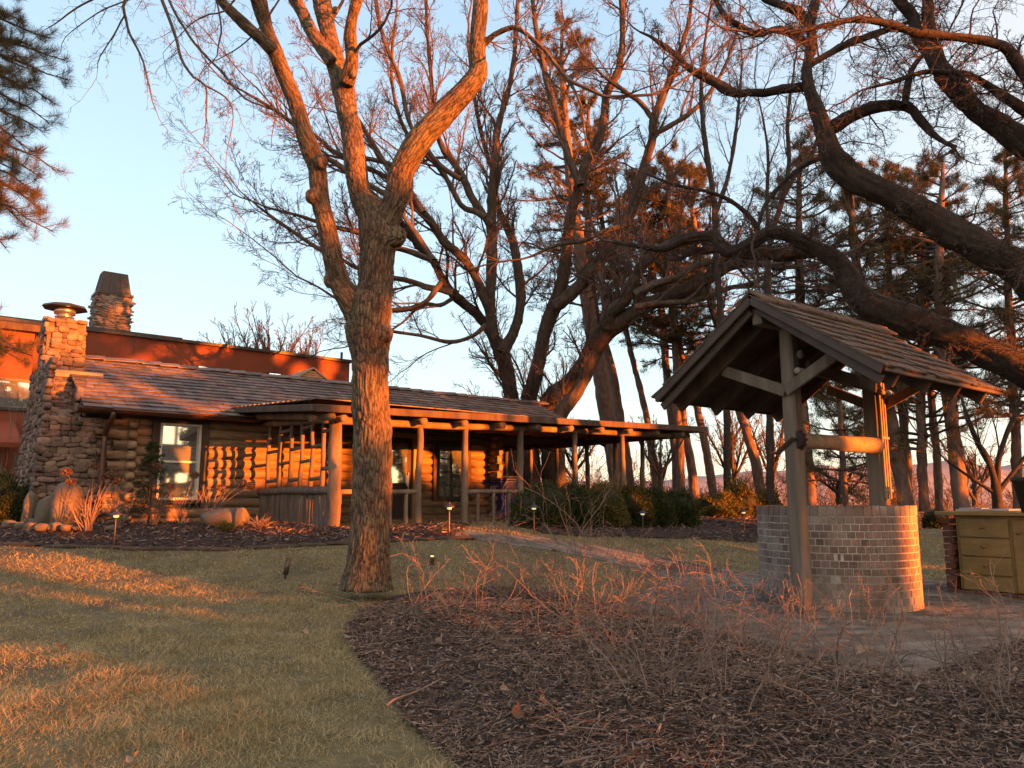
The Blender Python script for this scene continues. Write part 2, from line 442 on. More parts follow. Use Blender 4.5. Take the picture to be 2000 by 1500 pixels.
# far wooded hillside across the valley
def hill(name, y0, px_top, seed, amp, mat):
    xs = np.linspace(-1400, 1600, 260); V = []; n = len(xs)
    rows = 14
    for r in range(rows):
        t = r / (rows - 1)
        for i, x in enumerate(xs):
            px = x / y0 * F_PX + 1000
            top = EYE[2] + (980 - np.interp(px, *px_top)) / F_PX * y0
            zz = -22 + (top + 22) * sstep(t) + (amp * vn(np.array([x, t * 9, seed]), .03 * 600 / y0, seed) + amp * .4 * vn(np.array([x, t * 30, seed]), .3 * 600 / y0, seed)) * t
            V.append((x, y0 + t * 160 + 10 * vn(np.array([x, seed, 0.]), .01, 3), zz))
    V = np.array(V); k = np.arange(rows * n).reshape(rows, n)
    F = np.stack([k[:-1, :-1], k[:-1, 1:], k[1:, 1:], k[1:, :-1]], -1).reshape(-1, 4)
    return struct(mesh_obj(name, V, [F], mat, smooth=True))
m_hill = M('bare_wood_hill', (.17, .155, .165), (.27, .245, .25), sc_=.06, st=(1, 1, 2.5), det=12, bump=0)  # distance haze is put into this lightened, greyed colour
hill('hills', 620, ([-800, 300, 1000, 1250, 1500, 1700, 1900, 2100, 2600], [940, 938, 925, 932, 925, 905, 893, 888, 900]), 3, 5, m_hill)

# ---------------------------------------------------------------- beds, path, patio
BED = [gpx(*p) for p in [(680, 1225), (705, 1193), (760, 1168), (850, 1152), (1000, 1150), (1100, 1162), (1200, 1180), (1300, 1207), (1400, 1236), (1500, 1264), (1600, 1296), (1700, 1324), (1790, 1328), (1860, 1304), (1930, 1270), (2020, 1250), (2500, 1240)]]
BED += [np.array([7.5, 2.2, 0]), np.array([3.0, 1.2, 0]), np.array([-.2, 2.2, 0])] + [gpx(*p) for p in [(900, 1520), (800, 1425), (735, 1330), (688, 1275), (670, 1247)]]
bed = struct(sheet('mulch_bed', BED, m_mulch, .012, .035, .13, .9, .012))
LA = radians(52); A_ = np.array([sin(LA), cos(LA), 0.]); N_ = np.array([cos(LA), -sin(LA), 0.])
D_ = at(780, 1000, 18.6) * np.array([1, 1, 0])
def L(u, v, z): return D_ + A_ * u + N_ * v + np.array([0, 0, z])
CBED_E = [(-260, 1060), (-60, 1062), (100, 1068), (250, 1073), (400, 1075), (520, 1071), (650, 1064), (760, 1058), (850, 1054), (915, 1051), (900, 1036)]
CBED = [gpx(*p) for p in CBED_E] + [L(-.6, 3.9, 0), L(-3.5, 3.9, 0), L(-3.5, -.2, 0), L(-6.3, -.2, 0), L(-8.5, -1.5, 0), L(-12, -1.5, 0)]
cbed = struct(sheet('cabin_bed', CBED, m_mulch, .012, .05, .06, .4, .012))
HBED = [gpx(*p) for p in [(1010, 1030), (1060, 1043), (1150, 1050), (1300, 1053), (1400, 1056), (1500, 1060), (1640, 1060)]] + [at(1800, 980, 30), at(1200, 980, 30), at(1010, 980, 20)]
hbed = struct(sheet('hedge_bed', HBED, m_mulch, .012, .08, .05, .4, .012))
m_path = M('paver', (.10, .083, .066), (.21, .175, .142), (.15, .126, .102), sc_=2.2, bump=.35, bsc=25, isl=.38, hue=.015)
m_sand = M('joint_sand', (.03, .024, .02), (.06, .048, .04), sc_=30, bump=.4)
def pavers(name, poly, dz, ang, seed, ymax):
    """real bricks laid flat in running bond, a little uneven"""
    poly = [tuple(p[:2]) for p in poly]; a = np.array(poly); r = rng(seed); c, s_ = cos(ang), sin(ang)
    e1 = np.array([c, s_, 0]); e2 = np.array([-s_, c, 0]); q = np.stack([a @ e1[:2], a @ e2[:2]], 1); lo = q.min(0); hi = q.max(0); mb = MB(); row = 0; y = lo[1]
    while y < hi[1]:
        xs = np.arange(lo[0] - .2 + (.105 if row % 2 else 0), hi[0], .21); C = e1 * xs[:, None] + e2 * y
        k = inpoly(C[:, 0], C[:, 1], poly) & (np.abs(C[:, 0]) < C[:, 1] * .72 + .5) & (C[:, 1] < ymax)
        for p in C[k]:
            z = gz(p[0], p[1]) + dz; t = r.normal(0, .016); u = r.normal(0, .02); w = r.normal(0, .012)
            d1 = e1 * cos(w) + e2 * sin(w); d2 = e2 * cos(w) - e1 * sin(w); wv = .012 * vn(p * 1.1, 1, 4)
            d1 = d1 + ZUP * float(gz(p[0] + e1[0] * .1, p[1] + e1[1] * .1) - z + dz) * 10; d2 = d2 + ZUP * float(gz(p[0] + e2[0] * .1, p[1] + e2[1] * .1) - z + dz) * 10
            mb.add(*bevbox(np.array([p[0], p[1], z + wv + r.normal(0, .0015)]), d1 * .1015 + ZUP * t * .03, d2 * .0488 + ZUP * u * .02, np.array([0, 0, .02]), .005))
        y += .105; row += 1
    return struct(mb.build(name, m_path))
ZUP = np.array([0, 0, 1.])
PATIO = [gpx(*p) for p in [(1100, 1225), (1230, 1168), (1280, 1150), (1340, 1127), (1480, 1120), (1640, 1112), (1780, 1132), (1860, 1142), (1960, 1135), (2400, 1140)]] + [np.array([8, 4, 0]), np.array([3, 4, 0])]
patio = struct(sheet('patio_bed', PATIO, m_sand, .005, .07, 0, 1, .002)); pavers('brick_patio', PATIO, .0, radians(24), 3, 14)
PATH = [gpx(*p) for p in [(880, 1036), (930, 1041), (1020, 1050), (1120, 1061), (1220, 1077), (1340, 1098), (1500, 1122)]] + [gpx(*p) for p in [(1500, 1150), (1310, 1134), (1240, 1110), (1180, 1096), (1100, 1081), (1010, 1067), (940, 1057), (860, 1048)]]
path = struct(sheet('path_bed', PATH, m_sand, .016, .06)); pavers('brick_path', PATH, .004, radians(148), 4, 18)
# porch slab
mb = MB(); mb.add(*box(L(.6, 2.0, .52), A_ * 5.2, N_ * 1.95, (0, 0, .06)))
slab = struct(mb.build('porch_floor', M('porch_slab', (.12, .09, .075), (.2, .15, .125), sc_=4)))
# grey road beyond the trees
ROAD = [at(1500, 0, 40)[:2], at(2500, 0, 40)[:2], at(2500, 0, 43)[:2], at(1500, 0, 43)[:2]]
road = struct(sheet('road', ROAD, M('road_pale', (.16, .2, .2), (.22, .26, .26), sc_=1), .02, .6))

# edging stones along the cabin bed
r_ = rng(5); mb = MB(); E_ = [gpx(*p) for p in CBED_E[:10]]
for a, b in zip(E_[:-1], E_[1:]):
    d = (b - a) * [1, 1, 0]; Ld = np.linalg.norm(d); d = d / Ld; s = 0
    while s < Ld:
        l = r_.uniform(.35, .7); c = a + d * (s + l / 2); c[2] = gz(c[0], c[1]) + .012
        pn = np.array([-d[1], d[0], 0])
        mb.add(*blob(c, d * l * .5, pn * r_.uniform(.07, .1), np.array([0, 0, .03]), 3, .08, int(r_.integers(999)), 4)); s += l * .97
struct(mb.build('bed_edging', m_dark, smooth=True))

# ---------------------------------------------------------------- scatter
def ribbon(C, Dr, Ln, Wd, bend, K=3, up=None):
    """N bent blades: C base, Dr direction, -> V, faces (quads + tip tri)"""
    N = len(C); side = nrm(np.cross(Dr, np.array([[0.3, .2, 1.]]) + rng(1).normal(0, .6, (N, 3))))
    P = [C]
    d = Dr.copy()
    for k in range(K):
        P.append(P[-1] + d * (Ln / K)[:, None]); d = nrm(d + bend)
    V = []
    for k in range(K): wv = Wd * (1 - .35 * k / K); V += [P[k] - side * wv[:, None] / 2, P[k] + side * wv[:, None] / 2]
    V.append(P[K]); V = np.stack(V, 1); m = 2 * K + 1; b = (np.arange(N) * m)[:, None]
    Q = np.concatenate([b + [2 * k, 2 * k + 1, 2 * k + 3, 2 * k + 2] for k in range(K - 1)]) if K > 1 else np.zeros((0, 4), int)
    T = b + [2 * K - 2, 2 * K - 1, 2 * K]
    return V.reshape(-1, 3), [Q, T]
def scatter_rect(n, r, x0, x1, y0, y1): return r.uniform(x0, x1, n), r.uniform(y0, y1, n)
def lawn_mask(x, y):
    J_ = np.stack([x, y, x * 0], -1); m = ~inpoly(x + .06 * vn(J_, 5, 41) + .03 * vn(J_, 17, 42), y + .06 * vn(J_, 5, 43) + .03 * vn(J_, 17, 44), BED) & ~inpoly(x, y, CBED) & ~inpoly(x, y, PATH) & ~inpoly(x, y, PATIO) & ~inpoly(x, y, HBED)
    m &= (np.abs(x) < y * .72 + 2.6)
    return m
def grass(seed):
    r = rng(seed); xs = []; ys = []; sz = []
    for y0, y1, den, s in ((2.4, 4.5, 16000, 1.), (4.5, 7, 8500, 1.2), (7, 10.5, 3600, 1.6), (10.5, 15, 1300, 2.2), (15, 24, 400, 3.2), (24, 40, 60, 5.)):
        x1 = y1 * .72 + 2.6; n = int(den * 2 * x1 * (y1 - y0)); x, y = scatter_rect(n, r, -x1, x1, y0, y1)
        k = lawn_mask(x, y)
        P = np.stack([x, y, x * 0], -1); k &= (r.random(n) < .62 + .5 * vn(P, 3.0, 9) + .25 * vn(P, .8, 2))
        xs.append(x[k]); ys.append(y[k]); sz.append(np.full(k.sum(), s))
    x = np.concatenate(xs); y = np.concatenate(ys); s = np.concatenate(sz); n = len(x)
    C = np.stack([x, y, gz(x, y) - .004], 1)
    P = np.stack([x, y, x * 0], -1); cl = 1 + .55 * vn(P, 4.5, 21)
    lean = np.stack([vn(P, 5, 31), vn(P, 5, 32), x * 0], 1) * .9
    D = nrm(np.stack([r.normal(0, .75, n), r.normal(0, .75, n), r.uniform(.35, 1.1, n)], 1) + lean)
    V, F = ribbon(C, D, r.uniform(.022, .058, n) * cl * (.7 + .3 * s), r.uniform(.0018, .0036, n) * s, np.stack([r.normal(0, .3, n), r.normal(0, .3, n), r.uniform(-.5, .05, n)], 1), 2)
    print('grass blades', n)
    o = mesh_obj('grass', V, F, m_grass); o['kind'] = 'stuff'
    tag(o, 'half-dead winter lawn, olive and straw blades with orange sun streaks', 'grass'); return o
grass(1)
def bedz(x, y, poly, mound, mw):
    J = np.stack([x, y, x * 0], -1)
    return gz(x, y) + .012 + mound * sstep(edged(x, y, poly) / mw) * (1 + .3 * vn(J, 1.1, 4))
def chips(name, poly, mound, mw, bounds, n, seed, label, lo=.012, hi=.05, mat=None, straw=False):
    r = rng(seed); x0, x1, y0, y1 = bounds
    t = r.random(n); y = y0 * (y1 / y0) ** t if y0 > 0 else r.uniform(y0, y1, n); x = r.uniform(x0, x1, n)
    k = inpoly(x, y, poly) & (np.abs(x) < y * .74 + .5); x = x[k]; y = y[k]; n = len(x)
    z = bedz(x, y, poly, mound, mw) + (r.uniform(.004, .02, n) if not straw else r.uniform(.01, .045, n))
    far = np.clip(y / 4, 1, 4)
    D = nrm(np.stack([r.normal(0, 1, n), r.normal(0, 1, n), r.normal(0, .28 if not straw else .16, n)], 1))
    C = np.stack([x, y, z], 1)
    if straw:
        V, F = ribbon(C, D, r.uniform(lo, hi, n), r.uniform(.0012, .0021, n) * far ** .7, np.stack([r.normal(0, .35, n), r.normal(0, .35, n), r.normal(-.05, .1, n)], 1), 3)
    else:
        Ln = r.uniform(lo, hi, n) * far ** .5; Wd = r.uniform(.004, .012, n) * far ** .5
        V, F = ribbon(C, D, Ln, Wd, r.normal(0, .1, (n, 3)), 2)
    o = mesh_obj(name, V, F, mat or m_chip); o['kind'] = 'stuff'; tag(o, label, 'mulch' if not straw else 'pine straw'); return o
chips('wood_chips', BED, .13, .9, (-2, 7, 1.6, 8), 230000, 2, 'dark shredded wood chips covering the foreground shrub bed')
chips('pine_straw', BED, .13, .9, (-2, 7, 1.6, 8), 70000, 3, 'tan pine needles strewn over the foreground shrub bed', .05, .2, m_straw, True)
chips('wood_chips', CBED, .06, .4, (-14, 2, 9, 16), 60000, 4, 'dark shredded wood chips in the long bed along the cabin', .02, .07)
chips('wood_chips', HBED, .05, .4, (-2, 16, 13, 30), 40000, 6, 'reddish bark chips under the clipped hedge bushes', .03, .09)
chips('leaf_litter', BED, .13, .9, (-2, 7, 1.6, 8), 2600, 12, 'pale leaf scraps and bark flakes scattered over the foreground shrub bed', .02, .05, island_mat('leaf_scrap', [(.2, .13, .085), (.42, .32, .23), (.3, .2, .13), (.5, .42, .33)]))
# ---------------------------------------------------------------- the log cabin
cab = thing('log_cabin', 'long low log cabin with stone end chimney, shingle roof and open porch', 'cabin', L(-1.5, 0, .57))
ZE = 2.74; RW = -2.75; ZR = 4.17; U0 = -6.9; U1 = 6.55; VE = .45       # main roof: eave height, ridge plane and height, ends
r_ = rng(11)
# log wall: half-round courses along u, between openings
def logrow(u0, u1, v, z, r, seed):
    n = max(3, int(abs(u1 - u0) / .25)); t = np.linspace(u0, u1, n)
    P = np.array([L(q, v, z + .006 * sin(3.1 * q + seed)) for q in t])
    V, Fq = tubes(P[None], np.full((1, n), r), 16)
    c = np.repeat(P, 16, 0); V = c + (V - c) * (1 + .035 * fbm(V, 2.5, seed, 3))[:, None]
    k = np.arange(16); nn = len(V); V = np.vstack([V, P[0], P[-1]]); l = (n - 1) * 16
    return V, [Fq, np.stack([np.full(16, nn), (k + 1) % 16, k], 1), np.stack([np.full(16, nn + 1), l + k, l + (k + 1) % 16], 1)]
WIN = (-5.47, -4.68, 1.06, 2.58); DOOR = (-.62, .30, .50, 2.56); WN2 = (1.02, 1.86, 1.12, 2.42)
z = .62; k = 0
mb = MB(); H = .198
while z < 2.85:
    segs = [(-6.15, 2.85)]
    for o in (WIN, DOOR, WN2):
        if o[2] - .06 < z < o[3] + .06:
            segs = [q for a, b in segs for q in ((a, min(b, o[0] - .06)), (max(a, o[1] + .06), b)) if q[1] - q[0] > .1] if True else segs
    for a, b in segs: mb.add(*logrow(a, b, -.04, z, .108, k))
    z += H; k += 1
part(mb, 'log_wall', m_wood, cab, True)
mb = MB()                                           # chinking / core behind the logs and the other walls
mb.add(*box(L(-1.65, -.15, 1.6), A_ * 4.45, N_ * .05, (0, 0, 1.15)))
mb.add(*box(L(-1.65, -5.4, 1.6), A_ * 4.45, N_ * .06, (0, 0, 1.15)))
part(mb, 'chinking', m_mortar, cab)
mb = MB(); z = .62; k = 50                           # right end wall with projecting crossed log ends
while z < 4.0:
    vv = -.1 if z < 2.9 else -.1 - (z - 2.75) * 1.9
    v2 = -5.4 if z < 2.9 else -5.4 + (z - 2.75) * 1.9
    if vv > v2 + .2:
        P = [L(2.72, q, z) for q in np.linspace(vv, v2, 14)]; mb.add(*tube1(P, .105, 12, True, .008, k, 3))
    z += H; k += 1
part(mb, 'end_wall', m_wood, cab, True)
z = .62 + H / 2; k = 0
mb = MB()
while z < 2.7:
    mb.add(*pole(L(2.72, .38 - .06 * (k % 2), z), L(2.72, -.2, z), .098, .1, 12, 4, 0, .006, k)); 
    mb.add(*pole(L(3.05 + .07 * (k % 2), -.04, z - H / 2), L(2.7, -.04, z - H / 2), .1, .1, 12, 4, 0, .006, k + 9)); z += H; k += 1
part(mb, 'log_end', m_wood, cab, True, 'round log ends stepping out at the far corner of the wall')
mb = MB(); k = 0
for zz in np.arange(.72, 2.6, .198):                # squared log ends over the stonework, near corner
    l = [.75, .5, .68, .42][k % 4]
    if k > 4: mb.add(*bevbox(L(-6.2 - l / 2 + .3, .05, zz), A_ * l / 2, N_ * .09, np.array([0, 0, .075]), .02))
    mb.add(*blob(L(-5.98, .12, zz), A_ * .09, N_ * .16, np.array([0, 0, .085]), 3, .1, k, 3)); k += 1
part(mb, 'log_end', m_wood, cab, True, 'short squared log ends let into the stonework')
# window
def window(o, name_lab, frame_m, cols, rows, fr=.05, dark=False):
    u0, u1, z0, z1 = o; uc = (u0 + u1) / 2; zc = (z0 + z1) / 2; hu = (u1 - u0) / 2; hz = (z1 - z0) / 2
    mb = MB()
    for s in (-1, 1): mb.add(*bevbox(L(uc + s * (hu - fr / 2), .05, zc), A_ * fr / 2, N_ * .05, np.array([0, 0, hz]), .006))
    for s in (-1, 1): mb.add(*bevbox(L(uc, .052, zc + s * (hz - fr / 2)), A_ * (hu - fr), N_ * .048, np.array([0, 0, fr / 2]), .006))
    for i in range(1, cols): mb.add(*box(L(u0 + (u1 - u0) * i / cols, .045, zc), A_ * .011, N_ * .02, (0, 0, hz - fr)))
    for i in range(1, rows): mb.add(*box(L(uc, .043, z0 + (z1 - z0) * i / rows), A_ * (hu - fr), N_ * .022, (0, 0, .011 if rows > 2 else .02)))
    w_ = part(mb, 'window', frame_m, cab, label=name_lab)
    mb = MB(); P = [L(u0 + fr * .6, .022, z0 + fr * .6), L(u1 - fr * .6, .022, z0 + fr * .6), L(u1 - fr * .6, .022, z1 - fr * .6), L(u0 + fr * .6, .022, z1 - fr * .6)]
    Q = [p - N_ * .006 for p in P]
    mb.add(np.array(Q + P), BOXF); g = mb.build('pane', m_glass); g.parent = w_
    mb = MB(); t = .14                                        # wide casing boards
    for s in (-1, 1): mb.add(*bevbox(L(uc + s * (hu + t / 2 + .002), .07, zc), A_ * t / 2, N_ * .035, np.array([0, 0, hz + .02]), .006))
    mb.add(*bevbox(L(uc, .073, zc + hz + .06), A_ * (hu + t + .02), N_ * .036, np.array([0, 0, .055]), .006))
    mb.add(*bevbox(L(uc, .09, zc - hz - .04), A_ * (hu + t + .02), N_ * .055, np.array([0, 0, .035]), .006))
    s_ = mb.build('casing', m_dark); s_.parent = w_
    return w_
m_glass = bpy.data.materials.new('glass'); m_glass.use_nodes = True; b = m_glass.node_tree.nodes['Principled BSDF']
b.inputs['Base Color'].default_value = (.62, .64, .62, 1); b.inputs['Metallic'].default_value = .85; b.inputs['Roughness'].default_value = .03
m_white = M('cream_paint', (.55, .50, .42), (.68, .62, .53), bump=.05, rough=.5)
m_green = M('green_paint', (.02, .06, .045), (.03, .08, .06), bump=.05, rough=.5)
window(WIN, 'tall cream sash window reflecting sky and branches', m_white, 1, 2)
window(WN2, 'small dark green window with six panes under the porch', m_green, 2, 4, .045)
# door
u0, u1, z0, z1 = DOOR
mb = MB(); mb.add(*bevbox(L((u0 + u1) / 2, .0, (z0 + z1) / 2), A_ * .46, N_ * .025, np.array([0, 0, (z1 - z0) / 2]), .006))
for q in (.62, .9): mb.add(*bevbox(L((u0 + u1) / 2, .03, z0 + q - .25), A_ * .3, N_ * .012, np.array([0, 0, .1]), .004))
door = part(mb, 'door', M('door_brown', (.05, .035, .025), (.09, .06, .045), st=(1, 1, .2)), cab, label='dark panelled door with glazed upper half')
mb = MB(); mb.add(*box(L((u0 + u1) / 2, .035, z0 + 1.45), A_ * .33, N_ * .008, (0, 0, .48))); g = mb.build('pane', m_glass); g.parent = door
mb = MB(); mb.add(*pole(L(u1 - .12, .09, z0 + .82), L(u1 - .12, .09, z0 + 1.22), .013, .013, 8, 4, 0, 0)); mb.add(*bevbox(L(u1 - .12, .05, z0 + 1.02), A_ * .03, N_ * .03, np.array([0, 0, .13]), .01))
g = mb.build('handle', m_steel); g.parent = door
mb = MB()
for uu in (u0 - .07, u1 + .07): mb.add(*bevbox(L(uu, .06, (z0 + z1) / 2), A_ * .065, N_ * .05, np.array([0, 0, (z1 - z0) / 2]), .008))
mb.add(*bevbox(L((u0 + u1) / 2, .063, z1 + .06), A_ * .6, N_ * .052, np.array([0, 0, .06]), .008))
g = mb.build('door_frame', M('frame_tan', (.38, .22, .09), (.46, .28, .12), st=(1, 1, .2))); g.parent = door
# roof: sheathing and cedar shingles
def slope(v0, z0, v1, z1, ua, ub, mb, course=.255, seed=0, th=.018, wid=(.13, .32)):
    """courses of shakes from eave (v0,z0) up to (v1,z1)"""
    r = rng(seed); e = np.array([v1 - v0, z1 - z0]); Ln = np.hypot(*e); e = e / Ln; nn = np.array([-e[1], e[0]]) if e[0] < 0 else np.array([-e[1], e[0]])
    if nn[1] < 0: nn = -nn
    k = 0; s = 0
    while s < Ln - .02:
        u = ua + (r.uniform(-.2, 0))
        while u < ub:
            wd = r.uniform(*wid); a = max(u, ua) + .003; b = min(u + wd, ub) - .003; u += wd
            if b - a < .03: continue
            l = min(course * 1.25, Ln - s + .02); off = r.normal(0, .006); t0 = th * r.uniform(.8, 1.5); s0 = s + off
            p0 = np.array([v0, z0]) + e * s0; p1 = np.array([v0, z0]) + e * (s0 + l)
            lift0 = .014 + .012; lift1 = .006
            A0 = p0 + nn * lift0; A1 = p0 + nn * (lift0 + t0); B0 = p1 + nn * lift1; B1 = p1 + nn * (lift1 + .006)
            V = [L(a, *A0), L(b, *A0), L(b, *B0), L(a, *B0), L(a, *A1), L(b, *A1), L(b, *B1), L(a, *B1)]
            mb.add(np.array(V), BOXF)
        s += course; k += 1
mb = MB(); slope(VE, ZE, RW, ZR, U0, U1, mb, .245, 3); slope(-5.95, ZE, RW, ZR, U0, U1, mb, .245, 4)
u = U0
while u < U1:                                        # ridge caps
    wv = .42; zc = ZR + .045 + .02 * ((u * 7) % 1)
    for s in (-1, 1): mb.add(*box(L(u + wv / 2, RW + s * .085, zc - .018), A_ * wv * .53 + np.array([0, 0, .012]), N_ * .09 + np.array([0, 0, -s * .04]), np.array([0, 0, .011])))
    u += wv * .94
roof = part(mb, 'roof', m_shing, cab)
mb = MB()
def plank(v0, z0, v1, z1, ua, ub, t):
    e = nrm(np.array([v1 - v0, z1 - z0])); n2 = np.array([-e[1], e[0]]); n2 = n2 if n2[1] > 0 else -n2
    P = []
    for o in (-t, 0):
        for u, q in ((ua, 0), (ub, 0), (ub, 1), (ua, 1)):
            pz = np.array([v0, z0]) * (1 - q) + np.array([v1, z1]) * q + n2 * o; P.append(L(u, *pz))
    return np.array(P), BOXF
mb.add(*plank(VE, ZE, RW, ZR, U0 + .02, U1 - .02, .05)); mb.add(*plank(-5.95, ZE, RW, ZR, U0 + .02, U1 - .02, .05))
for uu in (U0 + .03, U1 - .03):
    for v0 in (VE, -5.95): mb.add(*plank(v0, ZE - .03, RW, ZR - .03, uu - .02, uu + .02, .14))
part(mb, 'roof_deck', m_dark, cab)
# gable wedges filling the ends under the roof
mb = MB()
for uu in (2.72,):
    V = [L(uu - .06, VE - .5, ZE), L(uu - .06, -5.4, ZE), L(uu - .06, RW, ZR - .12), L(uu + .0, VE - .5, ZE), L(uu + .0, -5.4, ZE), L(uu + .0, RW, ZR - .12)]
    mb.add(np.array(V), [np.array([[0, 1, 2], [3, 5, 4]]), np.array([[0, 3, 4, 1], [1, 4, 5, 2], [2, 5, 3, 0]])])
part(mb, 'gable', m_dark, cab)
# little roof gable behind the ridge
mb = MB(); uc = -1.0
c0 = L(uc, RW - .9, ZR - .35)
for s in (-1, 1):
    V = [L(uc, RW - .25, ZR + .44), L(uc + s * .62, RW - .25, ZR + .02), L(uc + s * .62, RW - 1.6, ZR + .02), L(uc, RW - 1.6, ZR + .44)]
    V2 = [q - np.array([0, 0, .05]) for q in V]; mb.add(np.array(V2 + V), BOXF)
for q in range(4): mb.add(*box(L(uc, RW - .3, ZR + .12 + q * .06), A_ * (.5 - q * .12), N_ * .02, (0, 0, .024)))
part(mb, 'vent_gable', M('cedar_light', (.30, .18, .10), (.4, .26, .15)), cab, label='small cedar gable peeking over the ridge')
# gutter and downspout
mb = MB(); P = [L(u, VE + .07, ZE - .02) for u in np.linspace(-7.0, -3.75, 12)]
th = np.linspace(pi, 2 * pi, 9); V = []; n = len(P)
for p in P:
    for rr in (.065, .058):
        for t_ in th: V.append(p + N_ * rr * cos(t_) + np.array([0, 0, rr * sin(t_)]))
V = np.array(V); m_ = 18
Fq = [[i * m_ + k, (i + 1) * m_ + k, (i + 1) * m_ + k + 1, i * m_ + k + 1] for i in range(n - 1) for k in list(range(8)) + list(range(9, 17))]
Fq += [[k, k + 9, k + 10, k + 1] for k in range(8)] + [[i * m_ + k, i * m_ + k + 9, (i + 1) * m_ + k + 9, (i + 1) * m_ + k] for i in range(n - 1) for k in (0, 8)]
mb.add(V, np.array(Fq)); mb.add(*box(L(-5.4, VE + .0, ZE - .03), A_ * 1.6, N_ * .008, (0, 0, .07)))
part(mb, 'gutter', m_copper, cab, True)
mb = MB(); q = [L(-6.42, VE + .07, ZE - .05), L(-6.42, VE + .06, ZE - .16), L(-6.45, .38, ZE - .3), L(-6.47, .22, ZE - .45), L(-6.47, .2, ZE - .6), L(-6.47, .2, 1.4), L(-6.47, .2, .75)]
P, R = resample(q, [.05] * 7, .05); R = R * (1 + .06 * np.cos(np.arange(len(R)) * pi)); mb.add(*tube1(P, R, 14, True))
part(mb, 'downspout', m_copper, cab, True)
mb = MB(); P, R = resample([L(-5.62, .14, 2.6), L(-5.85, .14, 2.62), L(-5.9, .13, 2.5), L(-5.9, .13, 1.5), L(-5.9, .13, .8)], [.012] * 5, .1); mb.add(*tube1(P, R, 8))
part(mb, 'conduit', m_gray, cab, True)

# stonework: chimney and stone gable end
def stonefield(mb, o, e1, e2, nn, l1, h0, h1, size=(.2, .13), seed=0, depth=.07, inside=None, bond=True):
    """courses of stones on the patch o + e1*[0,l1] + e2*[h0,h1], bulging along nn"""
    r = rng(seed); h = h0
    while h < h1:
        rh = size[1] * r.uniform(.7, 1.35); s = -r.uniform(0, size[0])
        while s < l1:
            wd = size[0] * r.uniform(.5, 1.6); c1 = s + wd / 2; c2 = h + rh / 2 + r.normal(0, rh * .12)
            s += wd
            if c1 < .03 or c1 > l1 - .03: continue
            if inside is not None and not inside(c1, c2): continue
            a = r.normal(0, .12)
            x = e1 * cos(a) + e2 * sin(a); y = e2 * cos(a) - e1 * sin(a)
            mb.add(*blob(o + e1 * c1 + e2 * c2 + nn * r.uniform(-.01, .03), x * wd * .54, y * rh * .57, nn * depth * r.uniform(.6, 1.1), 4, .16, int(r.integers(9999)), 4.5, 2.3))
        h += rh
ZU = np.array([0, 0, 1.])
chim = MB(); core = MB()
# upper stack u -6.98..-6.05, v -1.55..-2.9 ; z 3.4..4.98
def stack(mb, core, u0, u1, v0, v1, z0, z1, seed, top=True, size=(.2, .12), dp_=.07):
    core.add(*box(L((u0 + u1) / 2, (v0 + v1) / 2, (z0 + z1) / 2), A_ * (u1 - u0) / 2, N_ * (v1 - v0) / 2, (0, 0, (z1 - z0) / 2)))
    stonefield(mb, L(u0, v1, 0), A_, ZU, N_, u1 - u0, z0, z1, size, seed, dp_)
    stonefield(mb, L(u0, v0, 0), N_, ZU, -A_, v1 - v0, z0, z1, size, seed + 1, dp_)
    stonefield(mb, L(u1, v0, 0), N_, ZU, A_, v1 - v0, z0, z1, size, seed + 2, dp_)
    stonefield(mb, L(u0, v0, 0), A_, ZU, -N_, u1 - u0, z0, z1, size, seed + 3, dp_)
    if top: stonefield(mb, L(u0, v0, z1), A_, N_, ZU, u1 - u0, 0, v1 - v0, size, seed + 4, .04)
stack(chim, core, -7.36, -6.7, -2.35, -1.55, 3.3, 4.70, 20, True, (.15, .095), .05)
# gable end below: battered wall, front face v=0 side and left face
def battered(mb, core, u0b, u0t, u1, v0, v1b, v1t, z0, z1, seed):
    V = [L(u0b, v0, z0), L(u1, v0, z0), L(u1, v1b, z0), L(u0b, v1b, z0), L(u0t, v0, z1), L(u1, v0, z1), L(u1, v1t, z1), L(u0t, v1t, z1)]
    core.add(np.array(V), BOXF)
    l = np.hypot(u0t - u0b, z1 - z0); e = nrm(A_ * (u0t - u0b) + ZU * (z1 - z0)); nn = nrm(np.cross(e, N_)); nn = nn if nn @ A_ < 0 else -nn
    stonefield(mb, L(u0b, v0, z0), N_, e, nn, v1b - v0, 0, l, (.17, .09), seed)
    e = nrm(N_ * (v1t - v1b) + ZU * (z1 - z0)); l = np.hypot(v1t - v1b, z1 - z0); nn = nrm(np.cross(A_, e)); nn = nn if nn @ N_ > 0 else -nn
    stonefield(mb, L(u0b, v1b, z0), A_, e, nn, u1 - u0b, 0, l, (.18, .095), seed + 1, .055, lambda a, h: a > (u0t - u0b) * h / l - .02)
battered(chim, core, -7.52, -7.4, -6.05, -3.2, .02, -.02, .45, 2.55, 30)
battered(chim, core, -7.42, -7.36, -6.9, -3.0, -.05, -1.75, 2.5, 3.7, 40)
stonefield(chim, L(-6.92, -.05, 0), N_ * -1, ZU, A_ * 1, 1.6, 2.5, 3.1, (.2, .13), 44)
ch = part(chim, 'chimney', m_stone, cab, True, 'orange-lit fieldstone chimney rising from the stone gable end')
g = core.build('mortar_core', m_mortar); g.parent = ch; g.matrix_parent_inverse = Matrix()
mb = MB(); cc = L(-7.03, -1.95, 4.70)
mb.add(*lathe([(.17, 0), (.17, .16), (.19, .17), (.13, .19), (.13, .22), (.2, .23), (.2, .36), (.0, .37)], cc, 24))
g = part(mb, 'chimney_cap', m_steel, cab, True, 'round steel flue with wide dark rain hat')
